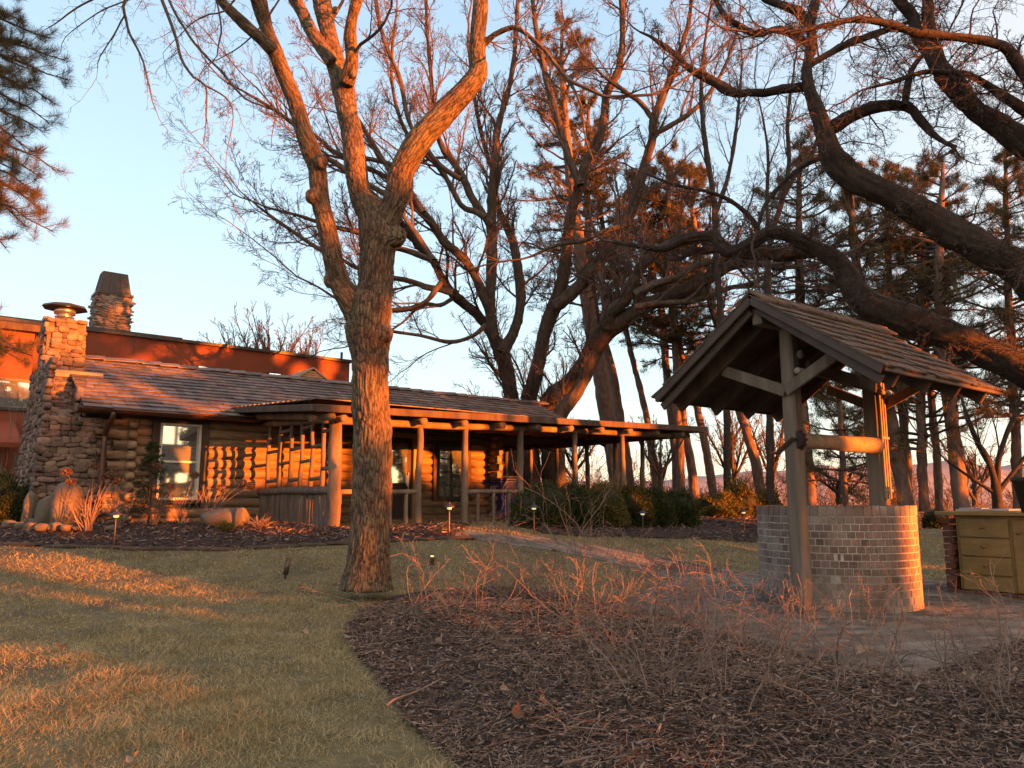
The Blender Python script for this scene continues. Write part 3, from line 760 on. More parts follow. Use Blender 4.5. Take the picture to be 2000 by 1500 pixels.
mb = MB(); mb.add(*lathe([(.0, .36), (.43, .345), (.44, .355), (.4, .40), (.2, .45), (.0, .47)], cc, 8)); h_ = mb.build('rain_hat', m_black); h_.parent = g
mb = MB(); mb.add(*bevbox(L(-6.8, -1.42, 3.60), A_ * .5, N_ * .02 + ZU * -.0, np.array([0, 0, .07]), .01)); part(mb, 'flashing', M('flashing_tan', (.42, .26, .14), (.5, .32, .18), bump=.05, rough=.5), cab)

# ---------------------------------------------------------------- porch: low roof, log posts, rails, lattice
VP = 4.05; VPOST = 3.66; UA = -4.0; UB = 6.45
pz = lambda u: 2.585 + .022 * (u + 4.0)      # front edge rises slightly
mb = MB(); ZI = 3.02
def quadbox(pts, t):
    return np.array([p - np.array([0, 0, t]) for p in pts] + pts), BOXF
mb.add(*quadbox([L(UA, VP, pz(UA) + .06), L(UB, VP, pz(UB) + .06), L(UB, -.1, 2.98), L(UA, -.1, 2.98)], .05))
mb.add(*quadbox([L(3.2, -.11, 2.975), L(UB, -.11, 2.975), L(UB, -6.2, 2.86), L(3.2, -6.2, 2.86)], .05))
for a, b in ((0, 1),): mb.add(*beam(L(UA, VP + .02, pz(UA) + .02), L(UB, VP + .02, pz(UB) + .02), .035, .13))
mb.add(*beam(L(UB + .02, VP + .03, pz(UB) + .02), L(UB + .02, -6.2, 2.86), .035, .13)); mb.add(*beam(L(UA - .02, VP + .03, pz(UA) + .02), L(UA - .02, -.1, 2.95), .035, .12))
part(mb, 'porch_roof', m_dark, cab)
mb = MB(); slope(VP + .02, pz(0) + .06, -.1, 2.985, UA, UB, mb, .25, 8); part(mb, 'porch_shingles', m_shing, cab)
m_logp = M('peeled_log', (.09, .066, .05), (.25, .185, .135), (.16, .12, .09), sc_=5, st=(1, 1, .25), bump=.35, isl=.15)
mb = MB(); k = 0                                     # log rafters poking out under the eave
for u in np.arange(UA + .35, UB - .2, .93):
    mb = MB(); mb.add(*pole(L(u, VP - .06, pz(u) - .04 - .07), L(u, .1, 2.83), .075, .075, 12, 6, .02, .006, k)); k += 1; part(mb, 'rafter', m_logp, cab, True)
mb = MB(); mb.add(*pole(L(UA + .1, VPOST, pz(UA) - .13), L(1.2, VPOST, pz(1.2) - .13), .07, .065, 12, 12, .03, .008, 3)); mb.add(*pole(L(1.0, VPOST, pz(1.2) - .13), L(UB - .2, VPOST, pz(UB) - .13), .065, .06, 12, 12, .03, .008, 5))
mb.add(*pole(L(UB - .35, VPOST, pz(UB) - .13), L(UB - .35, -5.9, 2.72), .065, .06, 12, 12, .03, .008, 6)); mb.add(*pole(L(-3.42, VPOST + .35, pz(UA) - .12), L(-3.42, 0, 2.68), .07, .07, 12, 8, .02, .008, 7))
part(mb, 'eave_log', m_logp, cab, True)
posts = [(652, .125, 1), (737, .06, 2), (818, .068, 0), (908, .072, 0), (1017, .075, 0), (1124, .065, 0), (1217, .065, 0)]
PU = []
for k, (px, r0, _) in enumerate(posts):
    c = onpl(px, 960, L(0, VPOST, 0), N_); u = float((c - D_) @ A_); PU.append(u)
    zb = .52 if k else .5
    mb = MB(); mb.add(*pole(L(u, VPOST, zb), L(u, VPOST, pz(u) - .15), r0, r0 * (.86 if k else .92), 16, 16, .025, .012 if k else .02, k * 7 + 1))
    part(mb, 'post', m_logp, cab, True, 'stout split-grain log post at the porch corner' if k == 0 else None)
for k, px in enumerate((1255, 1202, 1146, 1087, 1036, 989)):
    c = onpl(px, 900, L(UB - .35, 0, 0), A_); v = float((c - D_) @ N_)
    mb = MB(); mb.add(*pole(L(UB - .35, v, .5), L(UB - .35, v, 2.72), .07, .06, 12, 10, .03, .015, k * 3 + 40)); part(mb, 'post', m_logp, cab, True)
# rails
def rail(u0, u1, z, v=VPOST, nb=0, seed=0):
    mb = MB(); mb.add(*pole(L(u0, v, z), L(u1, v, z + .02), .048, .045, 10, 8, .01, .005, seed))
    o = part(mb, 'rail', m_logp, cab, True)
    for i in range(nb):
        u = u0 + (u1 - u0) * (i + .8) / (nb + .6); mb = MB(); mb.add(*pole(L(u, v, .5), L(u, v, z), .042, .036, 9, 8, .01, .006, seed + i)); part(mb, 'baluster', m_logp, cab, True)
rail(PU[0] + .1, PU[1], 1.2, nb=1, seed=1); rail(PU[1], PU[2], 1.2, nb=2, seed=5); rail(PU[3], PU[4], 1.22, nb=3, seed=9); rail(PU[4], PU[4] + 1.1, 1.2, nb=2, seed=15)
# side screen at the near end: tall poles with short rungs over a wavy board skirt
us = PU[0]
sideX = [505, 524, 546, 568, 588, 608, 630]
sv = [float((onpl(x, 900, L(us, 0, 0), A_) - D_) @ N_) for x in sideX]
for k, v in enumerate(sv): mb = MB(); mb.add(*pole(L(us, v, 1.27), L(us, v + .02, 2.62 - .025 * v), .045, .038, 10, 10, .02, .006, k + 60)); part(mb, 'screen_pole', m_logp, cab, True)
for k in range(len(sv) - 1):
    for zz in ([2.42, 1.78] if k % 2 == 0 else [2.1, 1.5]):
        zz = zz - .06 * ((k * 3) % 2); mb = MB(); mb.add(*pole(L(us, sv[k], zz), L(us, sv[k + 1], zz + .02), .035, .035, 8, 4, 0, .004, k)); part(mb, 'rung', m_logp, cab, True)
for zz in (2.3, 1.62): mb = MB(); mb.add(*pole(L(us, sv[-1], zz), L(us, VPOST, zz + .01), .035, .035, 8, 4)); part(mb, 'rung', m_logp, cab, True)
mb = MB(); mb.add(*pole(L(us, 0.05, 1.24), L(us, VPOST, 1.24), .07, .075, 12, 10, .02, .01, 77)); part(mb, 'rail', m_logp, cab, True)
mb = MB(); v = .1; k = 0; r_ = rng(7)
while v < VPOST - .1:
    wd = r_.uniform(.08, .17); n = 12; zt = np.linspace(.45, 1.19, n)
    e0 = v + .02 * vn(np.stack([zt * 5, zt * 0 + k, zt * 0], 1), 1, 1); e1 = v + wd + .03 * vn(np.stack([zt * 5, zt * 0 + k, zt * 0 + 9], 1), 1, 2)
    V = []
    for i in range(n):
        for du in (-.012, .012): V += [L(us + du + .01 * (k % 2), e0[i], zt[i]), L(us + du + .01 * (k % 2), e1[i], zt[i])]
    V = np.array(V); Fq = []
    for i in range(n - 1):
        a = i * 4; b = a + 4
        Fq += [[a, b, b + 1, a + 1], [a + 2, a + 3, b + 3, b + 2], [a, a + 2, b + 2, b], [a + 1, b + 1, b + 3, a + 3]]
    Fq += [[0, 1, 3, 2], [(n - 1) * 4, (n - 1) * 4 + 2, (n - 1) * 4 + 3, (n - 1) * 4 + 1]]
    mb = MB(); mb.add(V, np.array(Fq)); v += wd + r_.uniform(.015, .06); k += 1; part(mb, 'skirt_board', m_logp, cab, False)
mb = MB(); P, R = resample([L(1.05, .3, .98), L(1.0, .42, 1.0), L(1.15, .5, .93), L(1.3, .45, .98)], [.02, .05, .05, .01], .04)
# small wooden bird bracket on the wall
mb.add(*tube1(P, R, 8)); 
for s in (-1, 1): mb.add(*box(L(1.12 + s * .08, .47, .99), A_ * .09 + ZU * .03 * s, N_ * .05, (0, 0, .008)))
part(mb, 'carved_bird', M('light_wood', (.4, .26, .14), (.5, .34, .2)), cab, True, 'pale carved wooden bird below the green window')

# ---------------------------------------------------------------- big rust-red building behind
VB = -11.0
b0 = onpl(0, 622, L(0, VB, 0), N_); b1 = onpl(683, 707, L(0, VB, 0), N_)
uu0 = float((b0 - D_) @ A_); uu1 = float((b1 - D_) @ A_); zt = (b0[2] + b1[2]) / 2
print('building', uu0, uu1, b0[2], b1[2])
bld = thing('modern_building', 'large flat-roofed rust-red panelled building behind the cabin', 'building', L((uu0 + uu1) / 2, VB - 6, .4))
mb = MB(); mb.add(*box(L((uu0 - 8 + uu1) / 2, VB - 6, (zt) / 2), A_ * (uu1 - uu0 + 8) / 2, N_ * 6, (0, 0, zt / 2)))
part(mb, 'wall', m_rust, bld)
mb = MB(); mb.add(*box(L((uu0 - 8 + uu1) / 2, VB + .05, zt + .0), A_ * ((uu1 - uu0 + 8) / 2 + .06), N_ * .07, (0, 0, .05))); mb.add(*box(L(uu1 + .03, VB - 6, zt - .005), A_ * .06, N_ * 6, (0, 0, .05)))
part(mb, 'roof_trim', m_black, bld)
for px in (260, 537):
    mb = MB()
    c = onpl(px, 700, L(0, VB, 0), N_); u = float((c - D_) @ A_); mb.add(*box(L(u, VB + .006, zt / 2), A_ * .012, N_ * .008, (0, 0, zt / 2 - .1))); part(mb, 'panel_joint', m_black, bld)
for px, py in ((398, 719), (535, 732)):
    c = onpl(px, py, L(0, VB, 0), N_); mb = MB(); mb.add(*box(c + N_ * .06, A_ * .28, N_ * .06, (0, 0, .06))); f = part(mb, 'wall_light', m_black, bld)
    mb = MB(); mb.add(*box(c + N_ * .123 - ZU * .01, A_ * .2, N_ * .004, (0, 0, .028))); g = mb.build('lens', emis('lamp_white', (1, .92, .8), .6)); g.parent = f
c = onpl(667, 700, L(0, VB - 1, 0), N_); mb = MB(); mb.add(*pole(c - ZU * .6, c + ZU * .25, .05, .05, 10, 3, 0, 0)); part(mb, 'vent_pipe', m_black, bld)
# upper block and the dark-fascia block at the left
mb = MB()
q0 = onpl(170, 650, L(0, VB - 3, 0), N_); q1 = onpl(350, 659, L(0, VB - 3, 0), N_); ua = float((q0 - D_) @ A_); ub = float((q1 - D_) @ A_); zz = (q0[2] + q1[2]) / 2
mb.add(*box(L((ua + ub) / 2 - 2, VB - 5.5, zz - 1), A_ * ((ub - ua) / 2 + 2), N_ * 2.5, (0, 0, 1)))
part(mb, 'upper_wall', m_rust, bld)
mb = MB(); mb.add(*box(L((ua + ub) / 2 - 2, VB - 5.5, zz + .05), A_ * ((ub - ua) / 2 + 2.1), N_ * 2.6, (0, 0, .05))); part(mb, 'roof_trim', m_black, bld)
# left projecting wing with window and low roof
VW = VB + 2.2
c1 = onpl(64, 700, L(0, VW, 0), N_); u1_ = float((c1 - D_) @ A_); t0 = onpl(30, 646, L(0, VW, 0), N_)[2]
mb = MB(); mb.add(*box(L(u1_ - 6, VW - 1.2, t0 / 2), A_ * 6, N_ * 1.2, (0, 0, t0 / 2))); part(mb, 'wing_wall', m_rust, bld)
mb = MB(); mb.add(*box(L(u1_ - 6, VW - 1.1, t0 + .09), A_ * 6.1, N_ * 1.35, (0, 0, .1))); part(mb, 'wing_trim', m_dark, bld)
c = onpl(15, 770, L(0, VW, 0), N_); mb = MB(); hw = .8
for s in (-1, 1): mb.add(*box(c + A_ * s * hw + N_ * .03, A_ * .04, N_ * .04, (0, 0, .42)))
for s in (-1, 1): mb.add(*box(c + ZU * s * .4 + N_ * .033, A_ * hw, N_ * .04, (0, 0, .04)))
f = part(mb, 'window', m_black, bld); mb = MB(); mb.add(*box(c + N_ * .02, A_ * hw, N_ * .01, (0, 0, .38))); g = mb.build('pane', m_glass); g.parent = f
c = onpl(0, 800, L(0, VW + 1.5, 0), N_); mb = MB(); mb.add(*quadbox([L(u1_ - 8, VW + 2.6, c[2] - .9), L(u1_ - .3, VW + 2.6, c[2] - .9), L(u1_ - .3, VW, c[2] - .1), L(u1_ - 8, VW, c[2] - .1)], .12)); part(mb, 'low_roof', m_rust, bld)
mb = MB(); mb.add(*box(L(u1_ - 4.2, VW + 1.0, .9), A_ * 3.8, N_ * .1, (0, 0, .9))); part(mb, 'dark_entry', m_black, bld)
# ledge-stone chimney of the big building
cb = onpl(212, 655, L(0, VB - 4.5, 0), N_); u = float((cb - D_) @ A_)
s0 = onpl(188, 600, L(0, VB - 4.0, 0), N_); s1 = onpl(256, 600, L(0, VB - 4.0, 0), N_); ua = float((s0 - D_) @ A_); ub = float((s1 - D_) @ A_); vf = VB - 4.0
zt1 = onpl(222, 576, L(0, vf, 0), N_)[2]; zt2 = onpl(222, 530, L(0, vf, 0), N_)[2]; zb1 = onpl(222, 672, L(0, vf, 0), N_)[2] - .6
mb = MB(); co = MB(); dp = (ub - ua) * .8
stack(mb, co, ua, ub, vf - dp, vf, zb1, zt1, 70, False, (.26, .06), .035)
g0 = part(mb, 'chimney', m_ledge, bld, True, 'stacked ledge-stone chimney with dark metal hood'); g = co.build('mortar_core', m_mortar); g.parent = g0
mb = MB(); uc = (ua + ub) / 2; vc = vf - dp / 2; hu = (ub - ua) / 2; hv = dp / 2
mb.add(*box(L(uc, vc, zt1 + .04), A_ * (hu + .06), N_ * (hv + .06), (0, 0, .04)))
V = [L(uc + s * hu * k, vc + t * hv * k, z) for z, k in ((zt1 + .083, .96), (zt2, .72)) for s, t in ((-1, -1), (1, -1), (1, 1), (-1, 1))]
mb.add(np.array(V), BOXF)
for q in (-.34, .34):
    for f0 in (1, -1): mb.add(*beam(L(uc + q * hu * .96, vc + f0 * (hv * .965), zt1 + .09), L(uc + q * hu * .76, vc + f0 * hv * .725, zt2), .03, .03))
for q in (-.6, -.2, .2, .6): mb.add(*beam(L(uc - hu * .965, vc + q * hv, zt1 + .09), L(uc - hu * .725, vc + q * hv * .75, zt2), .03, .04))
part(mb, 'chimney_hood', M('hood_metal', (.022, .016, .014), (.04, .028, .024), bump=.05, rough=.4, spec=.5), bld)
# ---------------------------------------------------------------- wishing well
RD = nrm(np.array([sin(LA), cos(LA), 0])); PD = np.array([cos(LA), -sin(LA), 0.])     # ridge direction, across
WR = .765; _f = gpx(1641, 1199); WC = _f + nrm(_f * [1, 1, 0]) * WR; WC[2] = 0; print('well centre', WC)
well = thing('wishing_well', 'round brick wishing well with wooden windlass and shingled gable roof', 'well', WC)
mb = MB(); core = MB(); r_ = rng(3)
ROWL = .085; NB = 60; HC = .0685; z = .0; row = 0
core.add(*lathe([(WR - .2, -.05), (WR - .004, -.05), (WR - .004, .97), (WR - .2, .97), (WR - .2, -.05)], WC, 96))
while z < .88:
    for k in range(NB):
        a0 = (k + .5 * (row % 2)) * 2 * pi / NB; hw = pi / NB - .0058 + r_.normal(0, .0007); ro = WR + r_.normal(0, .0015); V = []
        for zz in (z + .005, z + HC - .005):
            for rr, aa in ((WR - .09, a0 - hw), (ro, a0 - hw), (ro + .0006, a0), (ro, a0 + hw), (WR - .09, a0 + hw)): V.append(WC + (rr * cos(aa), rr * sin(aa), zz))
        mb.add(np.array(V), [np.array([[1, 2, 7, 6], [2, 3, 8, 7], [0, 1, 6, 5], [3, 4, 9, 8]]), np.array([[0, 4, 3, 2, 1], [5, 6, 7, 8, 9]])])
    z += HC; row += 1
n2 = 60
for k in range(n2):                                  # rowlock course on top
    a0 = k * 2 * pi / n2; hw = pi / n2 - .0045; ro = WR + .004 + r_.normal(0, .0015); V = []; zt_ = .99 + r_.normal(0, .0015)
    for zz in (z + .006, zt_):
        for rr, aa in ((WR - .19, a0 - hw), (ro, a0 - hw), (ro, a0 + hw), (WR - .19, a0 + hw)): V.append(WC + (rr * cos(aa), rr * sin(aa), zz))
    mb.add(np.array(V), BOXF)
wall = part(mb, 'brick_wall', m_brick, well); g = core.build('mortar_core', M('pale_mortar', (.36, .32, .27), (.5, .45, .39), sc_=14, bump=.3), smooth=True); g.parent = wall
P1 = np.array([2.655, 7.24, 0.]); P2 = np.array([4.02, 8.5, 0.])
ZRW = 2.97; ZEW = 2.14; HWD = 1.19
A0 = np.array([2.25, 7.05, 0.]); LR = 2.36
ax = RD; ac = PD
def rp_(s, w_, z): return A0 + ax * s + ac * w_ + np.array([0, 0, z])
s1 = float((P1 - A0) @ ax); s2 = float((P2 - A0) @ ax); w1 = float((P1 - A0) @ ac); w2 = float((P2 - A0) @ ac)
print('well posts along', s1, w1, s2, w2)
def timber_post(p, zt, hw, seed, rot=LA):
    n = 46; m = 24; V = []; zs = np.linspace(0, zt, n)
    th = (np.arange(m) + .5) * 2 * pi / m
    for zz in zs:
        c, s = np.cos(th), np.sin(th); k = 1 / (np.abs(c) ** 7 + np.abs(s) ** 7) ** (1 / 7)
        x = hw * k * c; y = hw * k * s
        V.append(np.stack([p[0] + x * ax[0] + y * ac[0], p[1] + x * ax[1] + y * ac[1], np.full(m, zz)], 1))
    V = np.concatenate(V); c = np.repeat(np.array([[p[0], p[1]]]), len(V), 0)
    d = V[:, :2] - c; st = V * [9, 9, .7]
    V[:, :2] = c + d * (1 + .05 * fbm(V * [3, 3, 1.2], 1, seed, 2) + .035 * fbm(st, 3, seed + 4, 2))[:, None]
    low = sstep((.26 - V[:, 2]) / .26)                      # rotted foot
    V[:, :2] = c + (V[:, :2] - c) * (1 - .35 * low * sstep((vn(V * [8, 8, 4], 1, seed) + .35)))[:, None]
    V[:m, 2] += .03 + .05 * np.abs(vn(V[:m] * 9, 1, 3))
    i = np.arange(n - 1)[:, None] * m + np.arange(m); j = np.arange(n - 1)[:, None] * m + (np.arange(m) + 1) % m
    F = [np.stack([i, j, j + m, i + m], -1).reshape(-1, 4)]
    V = np.vstack([V, [p[0], p[1], zt]]); k = np.arange(m); l = (n - 1) * m; F.append(np.stack([np.full(m, len(V) - 1), l + k, l + (k + 1) % m], 1))
    return V, F
mb = MB(); mb.add(*timber_post(P1, 2.66, .07, 5)); part(mb, 'post', m_gray, well, False, 'grey split post with rotted foot in front of the bricks')
mb = MB(); mb.add(*timber_post(P2, 2.66, .088, 9)); pb = part(mb, 'post', m_gray, well, False, 'far grey post with three pale battens on its side')
mb = MB()
for k in range(3): mb.add(*bevbox(P2 + ac * .098 + ax * (-.055 + .05 * k) + ZU * 1.72, ax * .011, ac * .012, np.array([0, 0, .66]), .003))
for q in (1.15, 1.72): mb.add(*box(P2 + ac * .1 + ZU * q, ax * .08, ac * .014, (0, 0, .012)))
g = mb.build('batten', M('pale_batten', (.3, .2, .12), (.4, .28, .18), st=(1, 1, .2))); g.parent = pb
mb = MB(); mb.add(*bevbox(rp_(LR / 2 + .02, 0, ZRW - .2), ax * (LR / 2 - .06), ac * .05, np.array([0, 0, .085]), .006)); part(mb, 'ridge_beam', m_gray, well)
sl = (ZRW - ZEW) / HWD
def rafter(s, w0, sgn):
    a = rp_(s, sgn * .05, ZRW - .14 - .05 * sl); b = rp_(s, sgn * (HWD - .03), ZEW - .11); return beam(a, b, .042, .15)
for i, s in enumerate(np.linspace(.3, LR - .3, 4)):
    for sgn in (-1, 1): mb = MB(); mb.add(*rafter(s, 0, sgn)); part(mb, 'rafter', m_dark, well)
for s, w_ in ((s1, w1), (s2, w2)):                     # V braces
    for sgn in (-1, 1):
        mb = MB(); fs = s - .1 if s < 1 else s + .1; foot = rp_(fs, w_ , 2.06); tip = rp_(fs, sgn * .62 + w_ * .3, ZRW - .16 - sl * .62 - .03); mb.add(*beam(foot, tip, .04, .11)); part(mb, 'brace', m_gray, well)
mb = MB(); c_ = (s1 + s2) / 2; mb.add(*beam(rp_(s1 + .1, w1 + .12, 2.3), rp_(s2, w2 + .08, 2.27), .05, .13)); part(mb, 'tie_beam', m_dark, well)
m_peg = M('peg_wood', (.3, .24, .18), (.4, .32, .25))
for s, w_, z_ in ((s1 + .02, w1 + .13, 2.24), (s2, w2 + .14, 2.22)):
    mb = MB(); mb.add(*pole(rp_(s - .12, w_, z_), rp_(s + .1, w_, z_), .03, .03, 14, 3, 0, .001)); part(mb, 'round_peg', m_peg, well, True)
mb = MB(); mb.add(*blob(rp_(s1 - .02, w1 + .13, 2.4), ax * .035, ac * .035, np.array([0, 0, .045]), 4, .1, 4, 2)); part(mb, 'knot_block', m_gray, well, True)
# sheathing boards visible from below, shingles above
mb = MB(); r_ = rng(9)
for sgn in (-1, 1):
    q = 0; Ls = np.hypot(HWD, ZRW - ZEW)
    while q < Ls - .02:
        wd = min(.145, Ls - q); f0 = q / Ls; f1 = (q + wd - .006) / Ls; V = []
        for o in (0, .02):
            for s_, f in ((.02, f0), (LR - .02, f0), (LR - .02, f1), (.02, f1)): V.append(rp_(s_, sgn * HWD * f, ZRW - .055 - (ZRW - ZEW) * f + o + .004 * ((int(q * 7)) % 2)))
        mb.add(np.array(V), BOXF); q += wd
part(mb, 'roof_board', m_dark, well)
mb = MB(); nc = 8
for sgn in (-1, 1):
    e = nrm(ac * sgn * HWD + ZU * -(ZRW - ZEW)); nn = nrm(np.cross(e, ax)); nn = nn if nn[2] > 0 else -nn; Ls = np.hypot(HWD, ZRW - ZEW) + .04
    for c in range(nc):
        q1 = Ls * (c + 1) / nc; q0 = max(0, q1 - Ls / nc * 1.5); s = -.03
        while s < LR + .02:
            wd = r_.uniform(.09, .26); a = max(s, -.03); b = min(s + wd - .005, LR + .03); s += wd
            if b - a < .03: continue
            t = r_.uniform(.014, .026); qq = q1 + r_.normal(0, .008)
            V = [rp_(0, 0, ZRW - .025) + ax * a_ + e * q_ + nn * h for h0, h1 in ((.0, .0), (1, 1)) for a_, q_, h in ((a, q0, .004 + h0 * .006), (b, q0, .004 + h0 * .006), (b, qq, .016 + h1 * t), (a, qq, .016 + h1 * t))]
            mb.add(np.array(V), BOXF)
for s in np.arange(0, LR, .26):
    for sgn in (-1, 1): mb.add(*box(rp_(s + .13, sgn * .055, ZRW - .018 + .008 * ((s * 5) % 1)), ax * .15, ac * .065 + ZU * -sgn * sl * .065, ZU * .011))
m_wsh = M('mossy_shingle', (.05, .036, .028), (.12, .085, .063), (.08, .058, .045), sc_=7, bump=.8, bsc=40, isl=.3, patch=((.12, .075, .045), 6, .6))
part(mb, 'shingles', m_wsh, well)
mb = MB()
for s in (.0, LR):
    for sgn in (-1, 1):
        sg = -1 if s == 0 else 1
        mb.add(*beam(rp_(s + sg * .012, 0.0, ZRW - .06), rp_(s + sg * .012, sgn * (HWD + .01), ZEW - .055), .022, .085))
        if s == 0: mb.add(*beam(rp_(s + .05, sgn * .04, ZRW - .15), rp_(s + .05, sgn * (HWD - .03), ZEW - .135), .03, .085))
for sgn in (-1, 1): mb.add(*beam(rp_(.0, sgn * (HWD + .02), ZEW - .035), rp_(LR, sgn * (HWD + .02), ZEW - .035), .022, .075))
part(mb, 'barge_board', M('fascia', (.055, .038, .029), (.085, .06, .046), st=(1, 1, 1), bump=.1, rough=.6), well)
# windlass
wa = at(1558, 860, 7.22); wb = at(1712, 871, 8.15)
dW = nrm(wb - wa)
mb = MB(); P = np.array([wa + (wb - wa) * t for t in np.linspace(0, 1, 10)]); P = np.vstack([P, wb + dW * .03]); R = np.concatenate([np.linspace(.068, .086, 10), [.055]]); mb.add(*tube1(P, R, 28, True, .006, 4, 6))
part(mb, 'windlass', M('peeled_roller', (.19, .14, .095), (.38, .28, .18), (.29, .21, .135), sc_=9, st=(1, 1, 1), bump=.5, bsc=40), well, True)
mb = MB(); mb.add(*lathe([(0, -.07), (.086, -.07), (.092, -.05), (.07, -.045), (.07, -.03), (.09, -.025), (.09, .0), (0, .0)], wa, 20, dW))
for k in range(12):
    a = k * pi / 6; u1 = nrm(np.cross(dW, ZU)); u2 = np.cross(dW, u1); mb.add(*box(wa + (u1 * cos(a) + u2 * sin(a)) * .095 - dW * .013, u1 * .012, u2 * .012, dW * .012))
k0 = wa - dW * .22 - ac * .0; k1 = at(1519, 885, 7.02)
mb.add(*pole(wa - dW * .02, at(1548, 858, 7.12), .018, .018, 10, 3, 0, 0)); mb.add(*beam(at(1550, 857, 7.1), k1, .016, .05)); mb.add(*pole(k1, at(1502, 884, 6.9), .013, .013, 8, 3, 0, 0))
part(mb, 'crank', M('rusty_iron', (.02, .014, .012), (.045, .028, .022), bump=.3, rough=.7), well)

# ---------------------------------------------------------------- yellow cabinet with brick surround
c0 = gpx(1876, 1162); c0[2] = 0
cb_ = thing('garden_cabinet', 'mustard yellow outdoor cabinet with wooden knobs on a brick base', 'cabinet', c0)
e1 = np.array([cos(LA), -sin(LA), 0]); e2 = np.array([sin(LA), cos(LA), 0])     # along the front, into the back
def C(a, b, z): return c0 + e1 * a + e2 * b + ZU * z
m_yel = M('mustard_paint', (.22, .15, .05), (.31, .215, .075), sc_=5, st=(1, 1, 5), bump=.25, patch=((.19, .135, .055), 5, .5), rough=.5, spec=.4)
mb = MB(); mb.add(*bevbox(C(.92, .36, .465), e1 * .92, e2 * .33, np.array([0, 0, .41]), .006)); part(mb, 'body', m_yel, cb_)
mb = MB(); mb.add(*bevbox(C(.84, .33, .9), e1 * 1.02, e2 * .40, np.array([0, 0, .022]), .006)); part(mb, 'counter', m_yel, cb_)
for i, (z0, z1) in enumerate(((.64, .845), (.435, .625), (.235, .42))):
    mb = MB(); mb.add(*bevbox(C(.29, .018, (z0 + z1) / 2), e1 * .25, e2 * .014, np.array([0, 0, (z1 - z0) / 2]), .005)); dr = part(mb, 'drawer', m_yel, cb_)
    mb = MB(); mb.add(*lathe([(.0, .0), (.012, .0), (.012, .015), (.02, .022), (.018, .035), (0, .04)], C(.29, .006, (z0 + z1) / 2 + .01), 14, -e2)); g = mb.build('knob', M('knob_wood', (.22, .11, .04), (.3, .15, .06), rough=.4), smooth=True); g.parent = dr
mb = MB(); mb.add(*bevbox(C(.29, .019, .14), e1 * .25, e2 * .012, np.array([0, 0, .075]), .004)); part(mb, 'base_panel', m_yel, cb_)
for q in (.83, 1.37):
    mb = MB(); mb.add(*bevbox(C(q, .018, .45), e1 * .25, e2 * .014, np.array([0, 0, .385]), .005)); dr = part(mb, 'door', m_yel, cb_)
    mb = MB(); mb.add(*lathe([(.0, .0), (.012, .0), (.012, .015), (.02, .022), (.018, .035), (0, .04)], C(q - .19, .006, .7), 14, -e2)); g = mb.build('knob', bpy.data.materials['knob_wood'], smooth=True); g.parent = dr
mb = MB(); r_ = rng(2)
for row in range(12):
    z_ = .003 + row * .0705
    for k in range(-1, 6):
        for (oa, ob, ea, eb, ln) in ((-.1, .02, e1, e2, 0), (-.1, .02, e2, e1, 1)):
            pass
    for k in range(5):
        a0 = -.13; b0 = .02 + k * .2 + (.1 if row % 2 else 0)
        if b0 + .19 < .85: mb.add(*bevbox(C(a0 + .045, b0 + .095, z_ + .03), e1 * .045, e2 * .094, np.array([0, 0, .03]), .004))
    mb.add(*bevbox(C(-.085, .0, z_ + .03), e1 * .046 * (1 if row % 2 else .9), e2 * .018, np.array([0, 0, .03]), .004))
for k in range(10): mb.add(*bevbox(C(.06 + k * .205, .04, .022), e1 * .098, e2 * .05, np.array([0, 0, .028]), .004))
m_rbrick = M('red_brick', (.12, .05, .035), (.2, .09, .065), sc_=8, bump=.4, isl=.3)
part(mb, 'brick_base', m_rbrick, cb_)
mb = MB(); mb.add(*bevbox(C(.22, .4, .937), e1 * .28 + ZU * .004, e2 * .2, np.array([0, 0, .012]), .004)); mb.add(*bevbox(C(.1, .3, .955), e1 * .12, e2 * .1, np.array([0, 0, .006]), .003))
tag(mb.build('metal_tray', m_steel), 'thin grey metal tray lying on the yellow counter', 'tray')
mb = MB(); pc = C(.72, .1, .925); pc = at(2022, 1004, 7.6); pc[2] = .925
mb.add(*lathe([(.0, 0), (.11, 0), (.165, .3), (.18, .3), (.18, .34), (.155, .34), (.15, .3), (.0, .28)], pc, 28))
tag(mb.build('plant_pot', M('pot_green', (.012, .03, .022), (.02, .045, .035), rough=.5, bump=.05), smooth=True), 'dark green plant pot on the yellow counter at the picture edge', 'pot')

# ---------------------------------------------------------------- path lights, spot lights
def path_light(px, pyb, h, label):
    b = gpx(px, pyb); t = thing('path_light', label, 'path light', b, 'mushroom path lights in the beds')
    mb = MB(); mb.add(*pole(b - ZU * .05, b + ZU * (h - .05), .012, .011, 10, 5, 0, 0)); part(mb, 'stem', m_bronze, t, True)
    mb = MB(); mb.add(*lathe([(.0, h + .03), (.015, h + .03), (.02, h), (.10, h - .045), (.10, h - .055), (.0, h - .05)], b, 24)); part(mb, 'shade', m_black, t)
    mb = MB(); mb.add(*lathe([(.0, h - .056), (.04, h - .056), (.035, h - .085), (0, h - .085)], b, 14)); part(mb, 'lamp', emis('lamp_warm', (1, .85, .5), .13), t)
m_bronze = M('bronze', (.10, .07, .05), (.16, .11, .08), rough=.4, metal=.6, bump=.05)
path_light(222, 1070, .52, 'path light at the left edge of the cabin bed below the tall window')
path_light(877, 1046, .5, 'path light where the brick path meets the porch, just right of the big trunk')
path_light(1043, 1043, .5, 'path light in front of the left end of the yew hedge')
path_light(1256, 1040, .42, 'path light in front of the dark middle of the yew hedge')
path_light(1454, 1041, .5, 'path light beside the well, right of the hedge')
b = gpx(557, 1131); t = thing('spot_light', 'bronze ground spot light on bare soil left of the big trunk', 'spot light', b)
